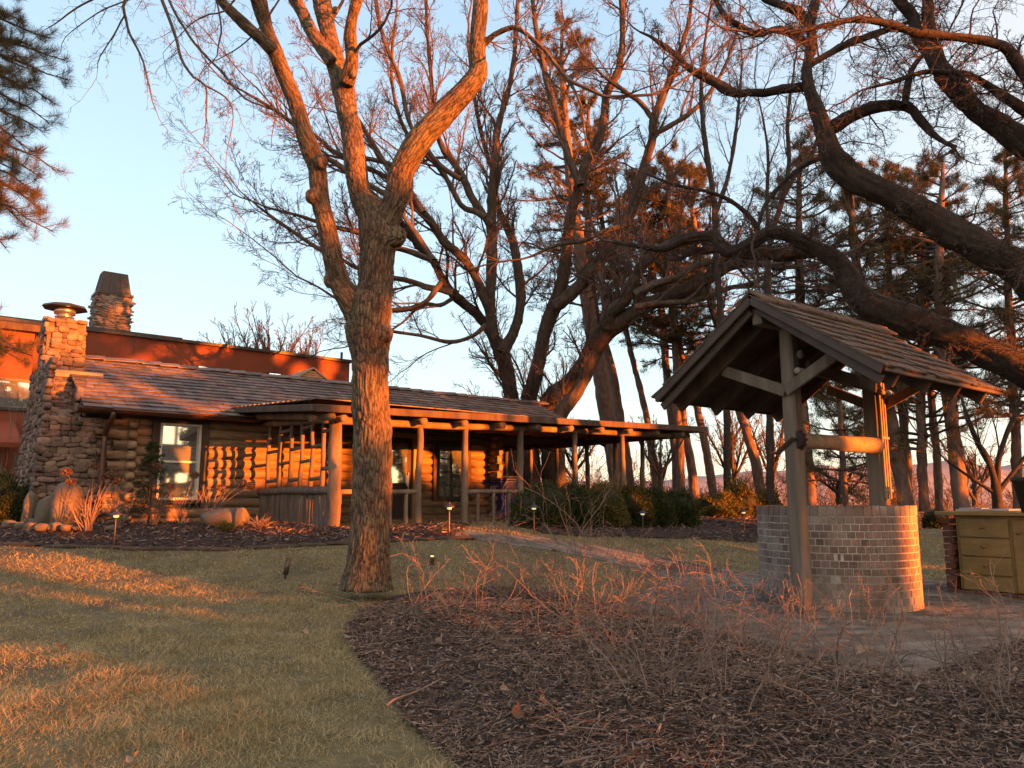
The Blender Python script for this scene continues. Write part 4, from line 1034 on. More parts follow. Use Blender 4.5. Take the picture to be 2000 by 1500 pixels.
mb = MB(); mb.add(*pole(b - ZU * .03, b + ZU * .06, .012, .012, 8, 3, 0, 0)); part(mb, 'spike', m_black, t); ax_ = nrm(np.array([.12, .1, 1]))
mb = MB(); mb.add(*lathe([(0, 0), (.032, 0), (.034, .2), (.028, .2), (.026, .17), (0, .17)], b + ZU * .05, 18, ax_)); part(mb, 'housing', m_bronze, t, True)
mb = MB(); mb.add(*lathe([(0, .172), (.025, .172), (0, .175)], b + ZU * .05, 18, ax_)); part(mb, 'lens', m_glass, t)
b = gpx(843, 1116); t = thing('spot_light', 'lit tilted spot light in the grass right of the big trunk', 'spot light', b)
ax_ = nrm(np.array([.1, -.55, 1.])); mb = MB(); mb.add(*pole(b - ZU * .03, b + ZU * .1, .011, .011, 8, 3, 0, 0)); part(mb, 'spike', m_black, t)
mb = MB(); mb.add(*lathe([(0, 0), (.03, 0), (.034, .13), (.03, .13), (.028, .11), (0, .11)], b + ZU * .085, 18, ax_)); part(mb, 'housing', m_bronze, t, True)
mb = MB(); mb.add(*lathe([(0, .112), (.028, .112), (0, .114)], b + ZU * .085, 18, ax_)); part(mb, 'lens', emis('lamp_yellow', (1, .95, .3), .3), t)
# blue recycling bin by the far corner of the cabin
bc = at(985, 1000, 20.2); bc[2] = .58
bn = thing('recycling_bin', 'blue wheeled recycling bin at the far corner of the cabin', 'bin', bc)
e1 = N_; e2 = A_
m_blue = M('blue_plastic', (.03, .04, .17), (.04, .05, .22), rough=.45, bump=.05)
V = [bc + e1 * s * k + e2 * t_ * k * 1.15 + ZU * z_ for z_, k in ((.1, .23), (.98, .29)) for s, t_ in ((-1, -1), (1, -1), (1, 1), (-1, 1))]
mb = MB(); mb.add(np.array(V), BOXF); mb.add(*bevbox(bc + ZU * .96, e1 * .31, e2 * .36, np.array([0, 0, .025]), .01)); part(mb, 'body', m_blue, bn)
mb = MB(); mb.add(*bevbox(bc + ZU * 1.02, e1 * .32, e2 * .37, np.array([0, 0, .03]), .02)); mb.add(*pole(bc + ZU * .98 + e2 * .42 + e1 * .25, bc + ZU * .98 + e2 * .42 - e1 * .25, .018, .018, 8, 3, 0, 0)); part(mb, 'lid', m_blue, bn)
for s in (-1, 1): mb = MB(); mb.add(*lathe([(0, -.025), (.13, -.025), (.13, .025), (0, .025)], bc + e1 * s * .25 + e2 * .25 + ZU * .13, 20, e1)); part(mb, 'wheel', m_black, bn)
tx = bpy.data.curves.new('lettering', 'FONT'); tx.body = 'REC'; tx.size = .2; tx.extrude = .002; tx.align_x = 'CENTER'
to = bpy.data.objects.new('lettering', tx); COL.objects.link(to); nrmf = -e2 * .35 * 1.0
fx = e1; fz = -e2; M4 = Matrix(((fx[0], 0, fz[0], 0), (fx[1], 0, fz[1], 0), (fx[2], 1, fz[2], 0), (0, 0, 0, 1)))
lp = bc - e2 * .335 + ZU * .72; M4.translation = Vector(lp); to.matrix_world = M4
tx.materials.append(m_white); dg = bpy.context.evaluated_depsgraph_get(); me = bpy.data.meshes.new_from_object(to.evaluated_get(dg)); me.transform(M4)
lo = bpy.data.objects.new('lettering', me); COL.objects.link(lo); bpy.data.objects.remove(to); adopt(lo, bn)
# ---------------------------------------------------------------- bare trees
def px_limb(pts, Y):
    """pts (px, py, half width px); Y a depth or a list of depths -> points and radii"""
    Ys = np.broadcast_to(np.asarray(Y, float), (len(pts),)) if np.ndim(Y) == 0 or len(Y) == len(pts) else np.interp(np.linspace(0, 1, len(pts)), np.linspace(0, 1, len(Y)), Y)
    P = np.array([at(p[0], p[1], y) for p, y in zip(pts, Ys)]); R = np.array([p[2] * y / F_PX for p, y in zip(pts, Ys)])
    return P, R
def bark_limb(mb, P, R, S=16, step=.12, rough=.06, seed=0, wob=.0):
    S = int(np.clip(R.max() * 150, S, 44)); P, R = resample(P, R, step if R.max() < .12 else step * .5)
    if wob: P = P + np.stack([vn(P, 1.3, seed + k) for k in range(3)], 1) * wob
    V, Fq = tubes(P[None], R[None], S)
    c = np.repeat(P, S, 0); rr = np.repeat(R, S)[:, None]; d = (V - c) / np.maximum(rr, 1e-6)
    ln = np.repeat(np.concatenate([[0], np.cumsum(np.linalg.norm(np.diff(P, axis=0), axis=1))]), S)
    q = d * rr
    V = c + d * rr * (1 + rough * fbm(V, 1.2 / max(.05, R.max() * 2), seed, 2)[:, None]) + d * (.026 * np.minimum(1, rr / .12)) * (1 - 2 * np.abs(vn(q * 22 + .25 * vn(V, 6, 9)[:, None] + ln[:, None] * np.array([[1.3, 1.1, 1.2]]), 1, seed)))[:, None] + d * (.02 * np.minimum(1, rr / .12)) * vn(V, 4.5, seed + 3)[:, None]
    n = len(V); V = np.vstack([V, P[-1]]); k = np.arange(S); l = (len(P) - 1) * S
    mb.add(V, [Fq, np.stack([np.full(S, n), l + k, l + (k + 1) % S], 1)])
    return P, R
def grow(P0, D0, Ln, R0, K, wob, up, r, end=.35, curl=None):
    N = len(P0); P = np.empty((N, K + 1, 3)); P[:, 0] = P0; d = nrm(D0); ph = r.normal(0, 1, (N, 3)) * wob * .6
    for k in range(K):
        d = nrm(d + r.normal(0, wob, (N, 3)) + ph * .35 + np.array([0, 0, up])); P[:, k + 1] = P[:, k] + d * (Ln / K)[:, None]
    R = R0[:, None] * np.linspace(1, end, K + 1)[None]
    return P, R
def kids(P, R, per, t0, ang, lr, rr, r, t1=.98, lens=None, flat=0.):
    """children of N polylines"""
    N, K1, _ = P.shape; K = K1 - 1
    par = np.repeat(np.arange(N), per); n = len(par)
    t = t0 + (t1 - t0) * (np.tile(np.arange(per), N) + r.random(n)) / per
    f = t * K; i = np.minimum(f.astype(int), K - 1); g = (f - i)[:, None]
    p = P[par, i] * (1 - g) + P[par, i + 1] * g; T = nrm(P[par, i + 1] - P[par, i])
    rad = (R[par, i] * (1 - g[:, 0]) + R[par, i + 1] * g[:, 0])
    s = nrm(np.cross(T, r.normal(0, 1, (n, 3)))); a = ang * r.uniform(.6, 1.3, n)[:, None]
    d = nrm(T * np.cos(a) + s * np.sin(a)); d[:, 2] *= (1 - flat)
    L0 = np.linalg.norm(np.diff(P, axis=1), axis=2).sum(1)[par] if lens is None else np.full(n, lens)
    return p, nrm(d), L0 * lr * (1.15 - .75 * t) * r.uniform(.6, 1.25, n), rad * rr
def twigs(mb, limbs, spec, seed, minr=.0016):
    """limbs: list of (P,R). spec: levels of dicts"""
    r = rng(seed); tot = 0
    # sample first-level starts along every limb by length
    p = []; d = []; ln = []; rd = []; s0 = spec[0]
    for P, R in limbs:
        seg = np.linalg.norm(np.diff(P, axis=0), axis=1); Lc = np.concatenate([[0], np.cumsum(seg)]); n = max(1, int(Lc[-1] * s0['dens']))
        t = Lc[-1] * (s0.get('t0', .1) + (1 - s0.get('t0', .1)) * (np.arange(n) + r.random(n)) / n)
        i = np.minimum(np.searchsorted(Lc, t) - 1, len(P) - 2); i = np.maximum(i, 0); g = ((t - Lc[i]) / np.maximum(seg[i], 1e-6))[:, None]
        T = nrm(P[i + 1] - P[i]); sd = nrm(np.cross(T, r.normal(0, 1, (n, 3)))); a = s0['ang'] * r.uniform(.6, 1.3, n)[:, None]
        p.append(P[i] * (1 - g) + P[i + 1] * g); dd = T * np.cos(a) + sd * np.sin(a); dd[:, 2] += s0.get('lift', .2); d.append(nrm(dd))
        rr = R[i] * (1 - g[:, 0]) + R[i + 1] * g[:, 0]; ln.append(s0['len'] * r.uniform(.5, 1.3, n) * (1.1 - .5 * t / Lc[-1])); rd.append(np.minimum(rr * .55, s0['r']) * r.uniform(.6, 1.1, n))
        # the limb's own tip goes on
        e = nrm(P[-1] - P[-2])[None]; p.append(P[-1:]); d.append(e); ln.append(np.array([s0['len'] * 1.3])); rd.append(R[-1:])
    p = np.concatenate(p); d = np.concatenate(d); ln = np.concatenate(ln); rd = np.concatenate(rd)
    for k, s in enumerate(spec):
        P, R = grow(p, d, ln, rd, s.get('K', 6), s.get('wob', .18), s.get('up', .03), r, s.get('end', .3))
        R = np.maximum(R, minr)
        V, F = tubes(P, R, s.get('S', 3)); mb.add(V, F); tot += len(P)
        if k + 1 < len(spec):
            n = spec[k + 1]; p, d, ln, rd = kids(P, R, n['per'], n.get('t0', .15), n['ang'], n['lr'], n.get('rr', .6), r)
    return tot
def bare_tree(name, label, limbs, spec, seed, group=None, S=16, mat=None, rough=.06, wob=0, cat='tree', minr=.0016, extra=None):
    """limbs: list of (px list, depth)"""
    mb = MB(); PR = []
    for k, (pts, Y) in enumerate(limbs):
        P, R = px_limb(pts, Y); PR.append(bark_limb(mb, P, R, S, .14, rough, seed + k, wob))
    b = PR[0][0][0]; t = thing(name, label, cat, b, group)
    part(mb, 'trunk', mat or m_bark, t, True)
    mb = MB(); n = twigs(mb, PR, spec, seed, minr)
    part(mb, 'crown', m_twig, t)
    print(name, 'twigs', n); return t, PR

# ---- the big forked tree in the middle
YM = 8.25
ML = [
 ([(716, 1152, 52), (718, 1120, 44), (722, 1050, 40), (726, 950, 38), (727, 850, 38), (723, 760, 37), (722, 700, 37), (719, 655, 44), (724, 600, 44), (734, 560, 35), (737, 500, 35), (738, 455, 40), (728, 415, 34), (706, 385, 24), (695, 330, 24), (688, 270, 22), (677, 210, 22), (668, 165, 24), (652, 110, 19), (638, 50, 18), (628, 0, 20), (615, -70, 18), (600, -160, 14), (590, -260, 9)], [YM, YM, YM, YM, YM + .4, YM + .9]),
 ([(742, 455, 30), (762, 415, 27), (774, 385, 26), (787, 330, 25), (822, 270, 26), (866, 223, 25), (908, 178, 23), (933, 141, 20), (932, 105, 17), (935, 50, 18), (939, 0, 17), (946, -80, 15), (960, -180, 11)], [YM, YM - .2, YM - .3, YM - .3]),
 ([(718, 650, 30), (690, 605, 24), (662, 549, 22), (650, 505, 20), (640, 450, 19), (625, 390, 19), (619, 330, 19), (608, 298, 21), (591, 250, 18), (577, 200, 17), (556, 150, 17), (540, 108, 17), (522, 60, 14), (505, 0, 17), (490, -60, 14), (465, -150, 10)], [YM, YM - .25, YM - .5, YM - .9]),
 ([(534, 100, 14), (512, 78, 13), (475, 45, 12), (430, 0, 10), (380, -60, 8), (330, -120, 6)], [YM - .8, YM - 1.2]),
 ([(650, 125, 15), (628, 92, 14), (605, 55, 14), (588, 20, 13), (572, -10, 13), (550, -90, 10)], [YM + .2, YM + .5]),
 ([(676, 165, 17), (688, 120, 14), (684, 75, 14), (687, 40, 12), (697, 0, 13), (712, -60, 11)], [YM + .1, YM - .4]),
 ([(942, 88, 9), (960, 72, 7), (980, 60, 6.5), (1008, 54, 6), (1035, 72, 5.5), (1062, 96, 5.5), (1088, 130, 5), (1115, 165, 4.5), (1134, 205, 4), (1142, 260, 3.5), (1150, 292, 3), (1166, 330, 2)], [YM - .3, YM - 1.0]),
]
mb = MB(); PRM = []
for k, (pts, Y) in enumerate(ML):
    P, R = px_limb(pts, Y); P, R = resample(P, R, .06); PRM.append((P, R)); S = 20
    mb.add(*tube1(P, R, S, True))
for x, y, rr, yy in ((626, 317, 15, YM - .4), (610, 384, 16, YM - .33), (645, 549, 15, YM - .1), (776, 462, 20, YM - .1), (750, 652, 17, YM - .12), (690, 640, 18, YM - .08), (838, 246, 14, YM - .24), (690, 145, 10, YM), (655, 20, 8, YM), (737, 470, 30, YM - .02), (720, 655, 36, YM)):
    c = at(x, y, yy); q = rr * yy / F_PX; mb.add(*blob(c, (q, 0, 0), (0, q, 0), (0, 0, q * 1.1), 5, .1, int(x), 2))
tmp = mb.build('tmp', None); md = tmp.modifiers.new('r', 'REMESH'); md.mode = 'VOXEL'; md.voxel_size = .0115; md.use_smooth_shade = True
sm = tmp.modifiers.new('s', 'SMOOTH'); sm.factor = .6; sm.iterations = 10
dg = bpy.context.evaluated_depsgraph_get(); ev = tmp.evaluated_get(dg); me = bpy.data.meshes.new_from_object(ev); bpy.data.objects.remove(tmp)
n = len(me.vertices); V = np.empty(n * 3, np.float32); me.vertices.foreach_get('co', V); V = V.reshape(-1, 3).astype(float)
NN = np.empty(n * 3, np.float32); me.vertices.foreach_get('normal', NN); NN = NN.reshape(-1, 3).astype(float)
AP = np.concatenate([p for p, _ in PRM]); AL = []; AT = []
off = 0
for p, _ in PRM:
    AL.append(off + np.concatenate([[0], np.cumsum(np.linalg.norm(np.diff(p, axis=0), axis=1))])); off += 20; T = nrm(np.gradient(p, axis=0)); AT.append(T)
AL = np.concatenate(AL); AT = np.concatenate(AT); AR = np.concatenate([r for _, r in PRM])
near = np.empty(n, int)
for s in range(0, n, 20000):
    d2 = ((V[s:s + 20000, None, :] - AP[None]) ** 2).sum(2); near[s:s + 20000] = (np.sqrt(d2) - AR[None]).argmin(1)
c = AP[near]; T = AT[near]; rel = V - c; h = (rel * T).sum(1); ln = AL[near] + h; side = rel - h[:, None] * T
sn = nrm(side) * AR[near][:, None]
Q = np.stack([sn[:, 0] * 36, sn[:, 1] * 36, sn[:, 2] * 36 + ln * 6.5], 1)
Q = Q + .6 * np.stack([vn(V, 5, 1), vn(V, 5, 2), vn(V, 5, 3)], 1)
wv = worley(Q, 3); w2 = worley(Q * 2.1 + 9, 5)
amp = np.clip(AR[near] / .2, .45, 1)
dd = (np.clip(wv / .45, 0, 1) ** .8 * .0145 * (1 + .5 * vn(V, 6, 21)) + np.clip(w2 / .5, 0, 1) * .004 - .012) * amp + .012 * fbm(V, 4, 7, 2) * amp
V2 = V + NN * dd[:, None]
me.vertices.foreach_set('co', V2.astype(np.float32).ravel())
at_ = me.attributes.new('crack', 'FLOAT', 'POINT'); at_.data.foreach_set('value', np.clip(wv / .28, 0, 1).astype(np.float32))
m_bigbark = M('furrowed_bark', (.085, .056, .036), (.235, .155, .095), (.15, .10, .063), sc_=9, bump=.7, bsc=45, patch=((.17, .15, .09), 2.5, .5))
t_ = m_bigbark.node_tree; N2 = t_.nodes; b = N2['Principled BSDF']; src = b.inputs['Base Color'].links[0].from_socket
an = N2.new('ShaderNodeAttribute'); an.attribute_name = 'crack'; mx = N2.new('ShaderNodeMix'); mx.data_type = 'RGBA'; t_.links.new(an.outputs['Fac'], mx.inputs[0]); mx.inputs[6].default_value = (.03, .02, .015, 1)
t_.links.new(src, mx.inputs[7]); t_.links.new(mx.outputs[2], b.inputs['Base Color'])
me.materials.clear(); me.materials.append(m_bigbark)
big = thing('bare_tree', 'big furrowed-bark bare tree in the middle of the lawn, forking into three', 'tree', at(716, 1145, YM) * [1, 1, 0] + ZU * .1)
tr = bpy.data.objects.new('trunk', me); COL.objects.link(tr); adopt(tr, big)
mb = MB()
PR2 = [PRM[i] for i in (0, 1, 2, 3, 4, 5, 6)]
hi = [(P[P[:, 2] > 5.4], R[P[:, 2] > 5.4]) for P, R in PR2]; hi = [(P, R) for P, R in hi if len(P) > 3]
n = twigs(mb, hi, [dict(dens=1.6, ang=1.0, len=1.5, r=.025, K=8, wob=.16, up=.02, S=5, t0=.25), dict(per=6, ang=.7, lr=.5, K=6, wob=.2, up=.0), dict(per=5, ang=.7, lr=.5, K=5, wob=.25, S=3), dict(per=2, ang=.7, lr=.5, K=3, wob=.25, S=3)], 5)
# drooping sprays at the upper left
dro = [([(300, -60, 3.5), (246, -5, 3.2), (245, 40, 3), (262, 80, 2.6), (280, 120, 2.2), (289, 165, 1.8), (305, 215, 1.0)], 6.6), ([(312, -10, 4), (330, 35, 3.6), (345, 75, 3.4), (354, 115, 3.0), (378, 150, 2.6), (402, 168, 2.2), (402, 230, 1.4), (398, 280, .9)], 6.9),
       ([(326, -10, 3), (350, 40, 2.8), (390, 95, 2.6), (440, 150, 2.4), (480, 190, 2.4), (520, 210, 2.2)], 7.2), ([(220, -20, 2.5), (150, 15, 2.0), (110, 45, 1.4), (85, 60, .8)], 6.8), ([(402, 168, 2), (440, 190, 1.8), (455, 230, 1.2), (440, 300, .8)], 7.0),
       ([(245, 30, 2), (222, 70, 1.6), (195, 110, 1.2), (192, 135, .7)], 6.6), ([(480, -30, 2.5), (440, 20, 2), (380, 40, 1.4), (330, 90, .8)], 7.0), ([(300, -20, 2), (200, 20, 1.5), (140, 60, 1)], 7.2), ([(560, -30, 2), (520, 40, 2), (470, 90, 1.4), (420, 120, 1)], 7.4), ([(420, -30, 2), (430, 60, 2), (425, 110, 1.3)], 6.5)]
dl = []
for k, (pts, Y) in enumerate(dro):
    P, R = px_limb(pts, Y); P, R = resample(P, R, .08); P = P + np.stack([vn(P, 6, k), vn(P, 6, k + 1), vn(P, 6, k + 2)], 1) * .012; V_, F_ = tube1(P, R, 5); mb.add(V_, F_); dl.append((P, R))
n += twigs(mb, dl, [dict(dens=9, ang=.8, len=.42, r=.004, K=6, wob=.25, up=-.14, S=3, t0=.05, lift=-.1), dict(per=4, ang=.8, lr=.5, K=5, wob=.3, up=-.02), dict(per=4, ang=.8, lr=.4, K=3, wob=.3)], 8, .0011)
part(mb, 'crown', m_twig, big); print('big tree twigs', n)

# ---- the multi-stemmed tree behind the far end of the cabin
SP2 = [dict(dens=1.9, ang=.7, len=2.9, r=.06, K=9, wob=.14, up=.07, S=5, t0=.12), dict(per=7, ang=.6, lr=.5, K=7, wob=.17, up=.05, rr=.55), dict(per=7, ang=.6, lr=.5, K=5, wob=.2, up=.03, rr=.6), dict(per=4, ang=.6, lr=.55, K=4, wob=.25)]
T2 = [
 ([(1005, 1010, 24), (1003, 900, 22), (1000, 830, 17), (998, 780, 14), (990, 725, 14), (978, 686, 15), (962, 655, 10), (945, 630, 9), (930, 612, 9), (900, 588, 9), (880, 570, 9), (862, 540, 8), (845, 508, 8), (826, 488, 7), (800, 458, 6), (780, 430, 5), (752, 400, 3)], [23, 22, 20]),
 ([(964, 660, 9), (957, 610, 9), (944, 580, 8.5), (930, 543, 8), (910, 511, 8), (890, 490, 8), (868, 474, 8), (844, 436, 7), (820, 405, 6), (795, 380, 6), (760, 351, 5), (725, 330, 4), (690, 318, 3)], [21.5, 19]),
 ([(958, 620, 9), (957, 575, 10), (960, 530, 10), (960, 485, 10), (960, 425, 9), (960, 385, 9), (964, 345, 8), (971, 300, 7), (969, 268, 7), (980, 220, 6), (992, 180, 5), (1003, 120, 4.5), (1009, 50, 4), (1012, -30, 3)], [21.5, 22.5]),
 ([(958, 440, 8), (948, 425, 7.5), (925, 392, 7), (900, 340, 7), (880, 310, 6.5), (869, 296, 6), (854, 262, 5), (846, 210, 4), (842, 150, 4), (836, 80, 3.5), (832, 0, 3)], [21.5, 21]),
 ([(980, 690, 12), (990, 672, 11), (1004, 648, 10), (1017, 595, 9), (1014, 545, 9), (1005, 485, 8), (993, 449, 7), (975, 412, 6), (962, 340, 4), (940, 260, 4), (925, 180, 3), (915, 90, 3)], [22, 23]),
 ([(1038, 1000, 20), (1034, 860, 17), (1032, 785, 14), (1040, 755, 13), (1050, 722, 12), (1058, 675, 12), (1065, 645, 13), (1080, 605, 14), (1094, 566, 12), (1104, 515, 11), (1110, 455, 10), (1117, 410, 10), (1133, 362, 10), (1146, 315, 9), (1169, 276, 8), (1180, 225, 8), (1186, 180, 8), (1207, 141, 7), (1216, 75, 6), (1214, 0, 5), (1210, -60, 4)], [22.5, 21, 20]),
 ([(1133, 362, 8), (1112, 310, 7), (1094, 255, 7), (1076, 186, 7), (1061, 129, 6), (1049, 69, 5), (1040, 0, 4), (1030, -60, 3)], [20.5, 21]),
 ([(1085, 598, 12), (1104, 584, 12), (1140, 548, 12), (1170, 512, 12), (1194, 479, 12), (1218, 440, 11), (1236, 404, 11), (1246, 368, 11), (1259, 324, 9), (1274, 270, 8), (1277, 234, 8), (1292, 195, 7), (1310, 150, 6), (1324, 110, 5), (1346, 39, 4), (1350, -20, 3)], [21, 19.5]),
 ([(1275, 232, 5), (1250, 200, 5), (1215, 175, 4), (1180, 150, 3), (1150, 118, 2.5)], 20),
 ([(1276, 262, 5), (1310, 245, 5), (1355, 215, 4.5), (1390, 175, 4), (1420, 120, 3), (1440, 60, 2)], 19.7),
 ([(1085, 1000, 24), (1078, 860, 22), (1072, 800, 20), (1080, 775, 18), (1108, 753, 16), (1134, 722, 16), (1155, 690, 19), (1179, 652, 20), (1215, 626, 17), (1260, 598, 14), (1305, 580, 13), (1350, 560, 12), (1395, 536, 11), (1428, 518, 10), (1470, 512, 9), (1520, 520, 6), (1560, 522, 4)], [22.5, 20, 18]),
 ([(1080, 880, 16), (1088, 830, 15), (1100, 800, 14), (1120, 775, 12), (1138, 745, 12), (1150, 712, 14), (1160, 690, 14)], 20.5),
 ([(1185, 640, 14), (1192, 611, 11), (1222, 584, 11), (1239, 545, 10), (1262, 508, 10), (1290, 485, 9), (1322, 474, 9), (1365, 467, 9), (1396, 478, 9)], [20, 18.5]),
 ([(1238, 576, 8), (1275, 557, 7.5), (1320, 542, 7), (1352, 521, 7), (1385, 512, 6), (1420, 503, 6)], 18.8),
 ([(1239, 600, 6), (1290, 592, 5), (1340, 590, 5), (1382, 581, 5), (1425, 562, 4.5), (1470, 554, 4), (1500, 538, 3), (1515, 540, 2)], 18.5),
 ([(885, 572, 6), (860, 565, 6), (835, 561, 6), (814, 553, 5), (790, 546, 5), (765, 542, 4.5), (735, 530, 4), (700, 524, 4), (676, 512, 3.5), (662, 500, 2)], 19.5),
 ([(882, 584, 4), (860, 596, 4), (835, 594, 4), (815, 602, 3), (803, 614, 2.5)], 20),
 ([(1218, 440, 5), (1180, 452, 5), (1140, 470, 4), (1090, 478, 3.5), (1040, 500, 2.5)], 20),
]
# long thin limbs that pass behind the big trunk
T3 = [([(845, 508, 6), (822, 470, 5.5), (800, 440, 5), (760, 385, 5), (700, 350, 5), (655, 320, 4.5), (610, 290, 4), (570, 240, 3.5), (520, 205, 3), (470, 175, 2)], 17), ([(862, 550, 5), (830, 590, 5), (785, 605, 5), (740, 600, 4.5), (690, 560, 4.5), (640, 500, 4), (590, 465, 3.5), (540, 430, 3), (500, 400, 1.6)], 17.5), ([(845, 508, 6), (790, 488, 5), (745, 480, 5), (700, 455, 4.5), (640, 440, 4), (580, 420, 3), (520, 405, 2)], 18),
      ([(826, 415, 6), (800, 370, 5), (780, 330, 4.5), (720, 310, 4), (660, 300, 4), (610, 260, 3), (560, 235, 2.4), (500, 170, 1.6)], 18), ([(790, 375, 5), (762, 335, 4.7), (740, 300, 4.5), (700, 235, 4), (660, 170, 4), (640, 120, 3), (600, 60, 2.5), (590, 0, 2)], 18), ([(900, 350, 5), (868, 330, 5), (840, 300, 4.5), (800, 240, 4), (780, 150, 4), (750, 80, 3), (735, 0, 2.5)], 18.5), ([(948, 425, 6), (925, 412, 5.5), (900, 400, 5), (860, 330, 5), (800, 270, 4), (770, 190, 3.4), (765, 110, 3), (775, 20, 2)], 19),
      ([(950, 634, 5), (925, 655, 4), (880, 668, 3.6), (820, 655, 3), (760, 645, 3), (720, 620, 3), (660, 585, 2.6), (620, 560, 2), (580, 540, 1.6)], 17.5), ([(700, 700, 3), (655, 650, 2.5), (600, 520, 3)], 18)]
bare_tree('bare_tree', 'many-stemmed bare tree rising behind the far end of the cabin porch', [(p_, [q * 1.24 for q in (y_ if isinstance(y_, list) else [y_])] if isinstance(y_, list) else y_ * 1.24) for p_, y_ in T2 + T3[:8]], SP2, 40, S=14, minr=.0044)

# ---- the big oak leaning in from the right
OK = [
 ([(2330, 1080, 60), (2240, 900, 56), (2130, 700, 46), (2060, 590, 38), (2000, 528, 33), (1940, 497, 33), (1895, 471, 32), (1825, 434, 27), (1755, 392, 25), (1685, 350, 24), (1632, 306, 21), (1614, 266, 16), (1597, 217, 12), (1580, 175, 10.5), (1577, 135, 10), (1587, 88, 10), (1583, 35, 9), (1594, 0, 9), (1600, -60, 7)], [11, 11.5, 12]),
 ([(1606, 262, 12), (1636, 240, 14), (1667, 224, 12), (1720, 206, 11), (1769, 206, 9.5), (1792, 228, 8), (1818, 259, 5.5), (1845, 282, 4), (1862, 292, 4), (1850, 304, 3)], [11.8, 11]),
 ([(1764, 208, 6), (1769, 168, 6), (1778, 135, 5), (1800, 110, 4), (1830, 90, 3)], 11.2),
 ([(1582, 168, 8), (1562, 170, 9), (1527, 172, 8.5), (1492, 181, 9), (1460, 182, 7), (1433, 186, 8), (1408, 174, 9), (1387, 161, 8.5), (1360, 145, 7), (1345, 134, 6.5), (1320, 110, 5.5), (1300, 92, 5), (1268, 68, 3), (1250, 60, 2)], [12, 12.5]),
 ([(1584, 128, 7), (1615, 108, 6.5), (1657, 84, 6.5), (1709, 63, 6), (1750, 52, 5)], 11.8),
 ([(2100, 300, 16), (2040, 200, 14), (2000, 132, 12), (1972, 97, 10), (1945, 85, 9), (1895, 74, 8.5), (1840, 68, 8), (1790, 62, 7.5), (1737, 48, 7), (1678, 38, 6), (1615, 49, 5.5), (1545, 70, 5), (1480, 60, 3)], [10.5, 10]),
 ([(1578, 85, 7), (1550, 68, 7), (1520, 56, 7), (1475, 66, 7), (1440, 49, 6), (1419, 35, 5.5), (1398, 0, 5), (1385, -40, 4)], 12),
 ([(1584, 60, 9), (1570, 38, 9), (1558, 22, 9), (1527, 10, 8), (1496, -3, 7), (1470, -40, 5)], 12),
 ([(2200, 480, 34), (2080, 340, 28), (2000, 281, 24), (1947, 238, 23), (1895, 206, 20), (1860, 165, 19), (1834, 130, 16), (1820, 70, 11), (1814, 0, 10), (1805, -60, 8)], [11, 11.5]),
 ([(1830, 130, 12), (1812, 103, 11), (1790, 78, 11), (1780, 35, 11), (1748, 5, 10), (1720, -25, 7)], 11.5),
 ([(2330, 1080, 50), (2240, 960, 44), (2150, 850, 36), (2060, 770, 30), (1960, 706, 28), (1870, 664, 27), (1780, 632, 28), (1710, 605, 29), (1672, 570, 24), (1648, 523, 18), (1613, 490, 16), (1562, 468, 14), (1510, 458, 12), (1470, 476, 13), (1430, 492, 14), (1410, 482, 13), (1387, 462, 10), (1335, 469, 8.5), (1300, 486, 7), (1255, 478, 5), (1200, 470, 4)], [12.5, 13, 14]),
 ([(1620, 495, 13), (1597, 490, 12), (1545, 495, 11), (1500, 499, 11), (1460, 498, 10), (1430, 493, 10)], 14.1),
 ([(2090, 270, 12), (2010, 222, 10), (1960, 190, 8), (1900, 150, 6), (1850, 142, 5), (1800, 145, 5), (1740, 165, 3.5), (1700, 175, 2.5)], 11),
 ([(1634, 306, 6), (1605, 306, 5), (1560, 330, 4.5), (1500, 400, 4), (1480, 450, 3)], 12.5),
 ([(1480, 470, 5), (1478, 440, 5), (1440, 400, 4), (1390, 375, 3.5), (1320, 360, 3), (1260, 340, 2)], 13.5),
]
m_oak = M('oak_bark', (.022, .015, .012), (.066, .046, .035), (.04, .028, .021), sc_=12, bump=.7, bsc=35)
bare_tree('bare_oak', 'huge dark oak leaning in from the right with crooked limbs over the well', OK, [dict(dens=6.4, ang=1.1, len=.95, r=.016, K=8, wob=.26, up=.03, S=5, t0=.1, lift=.1), dict(per=7, ang=.8, lr=.6, K=6, wob=.28, up=.0), dict(per=6, ang=.8, lr=.55, K=5, wob=.3), dict(per=4, ang=.7, lr=.5, K=3, wob=.3)], 90, S=20, mat=m_oak, rough=.16, wob=.05, minr=.0022)
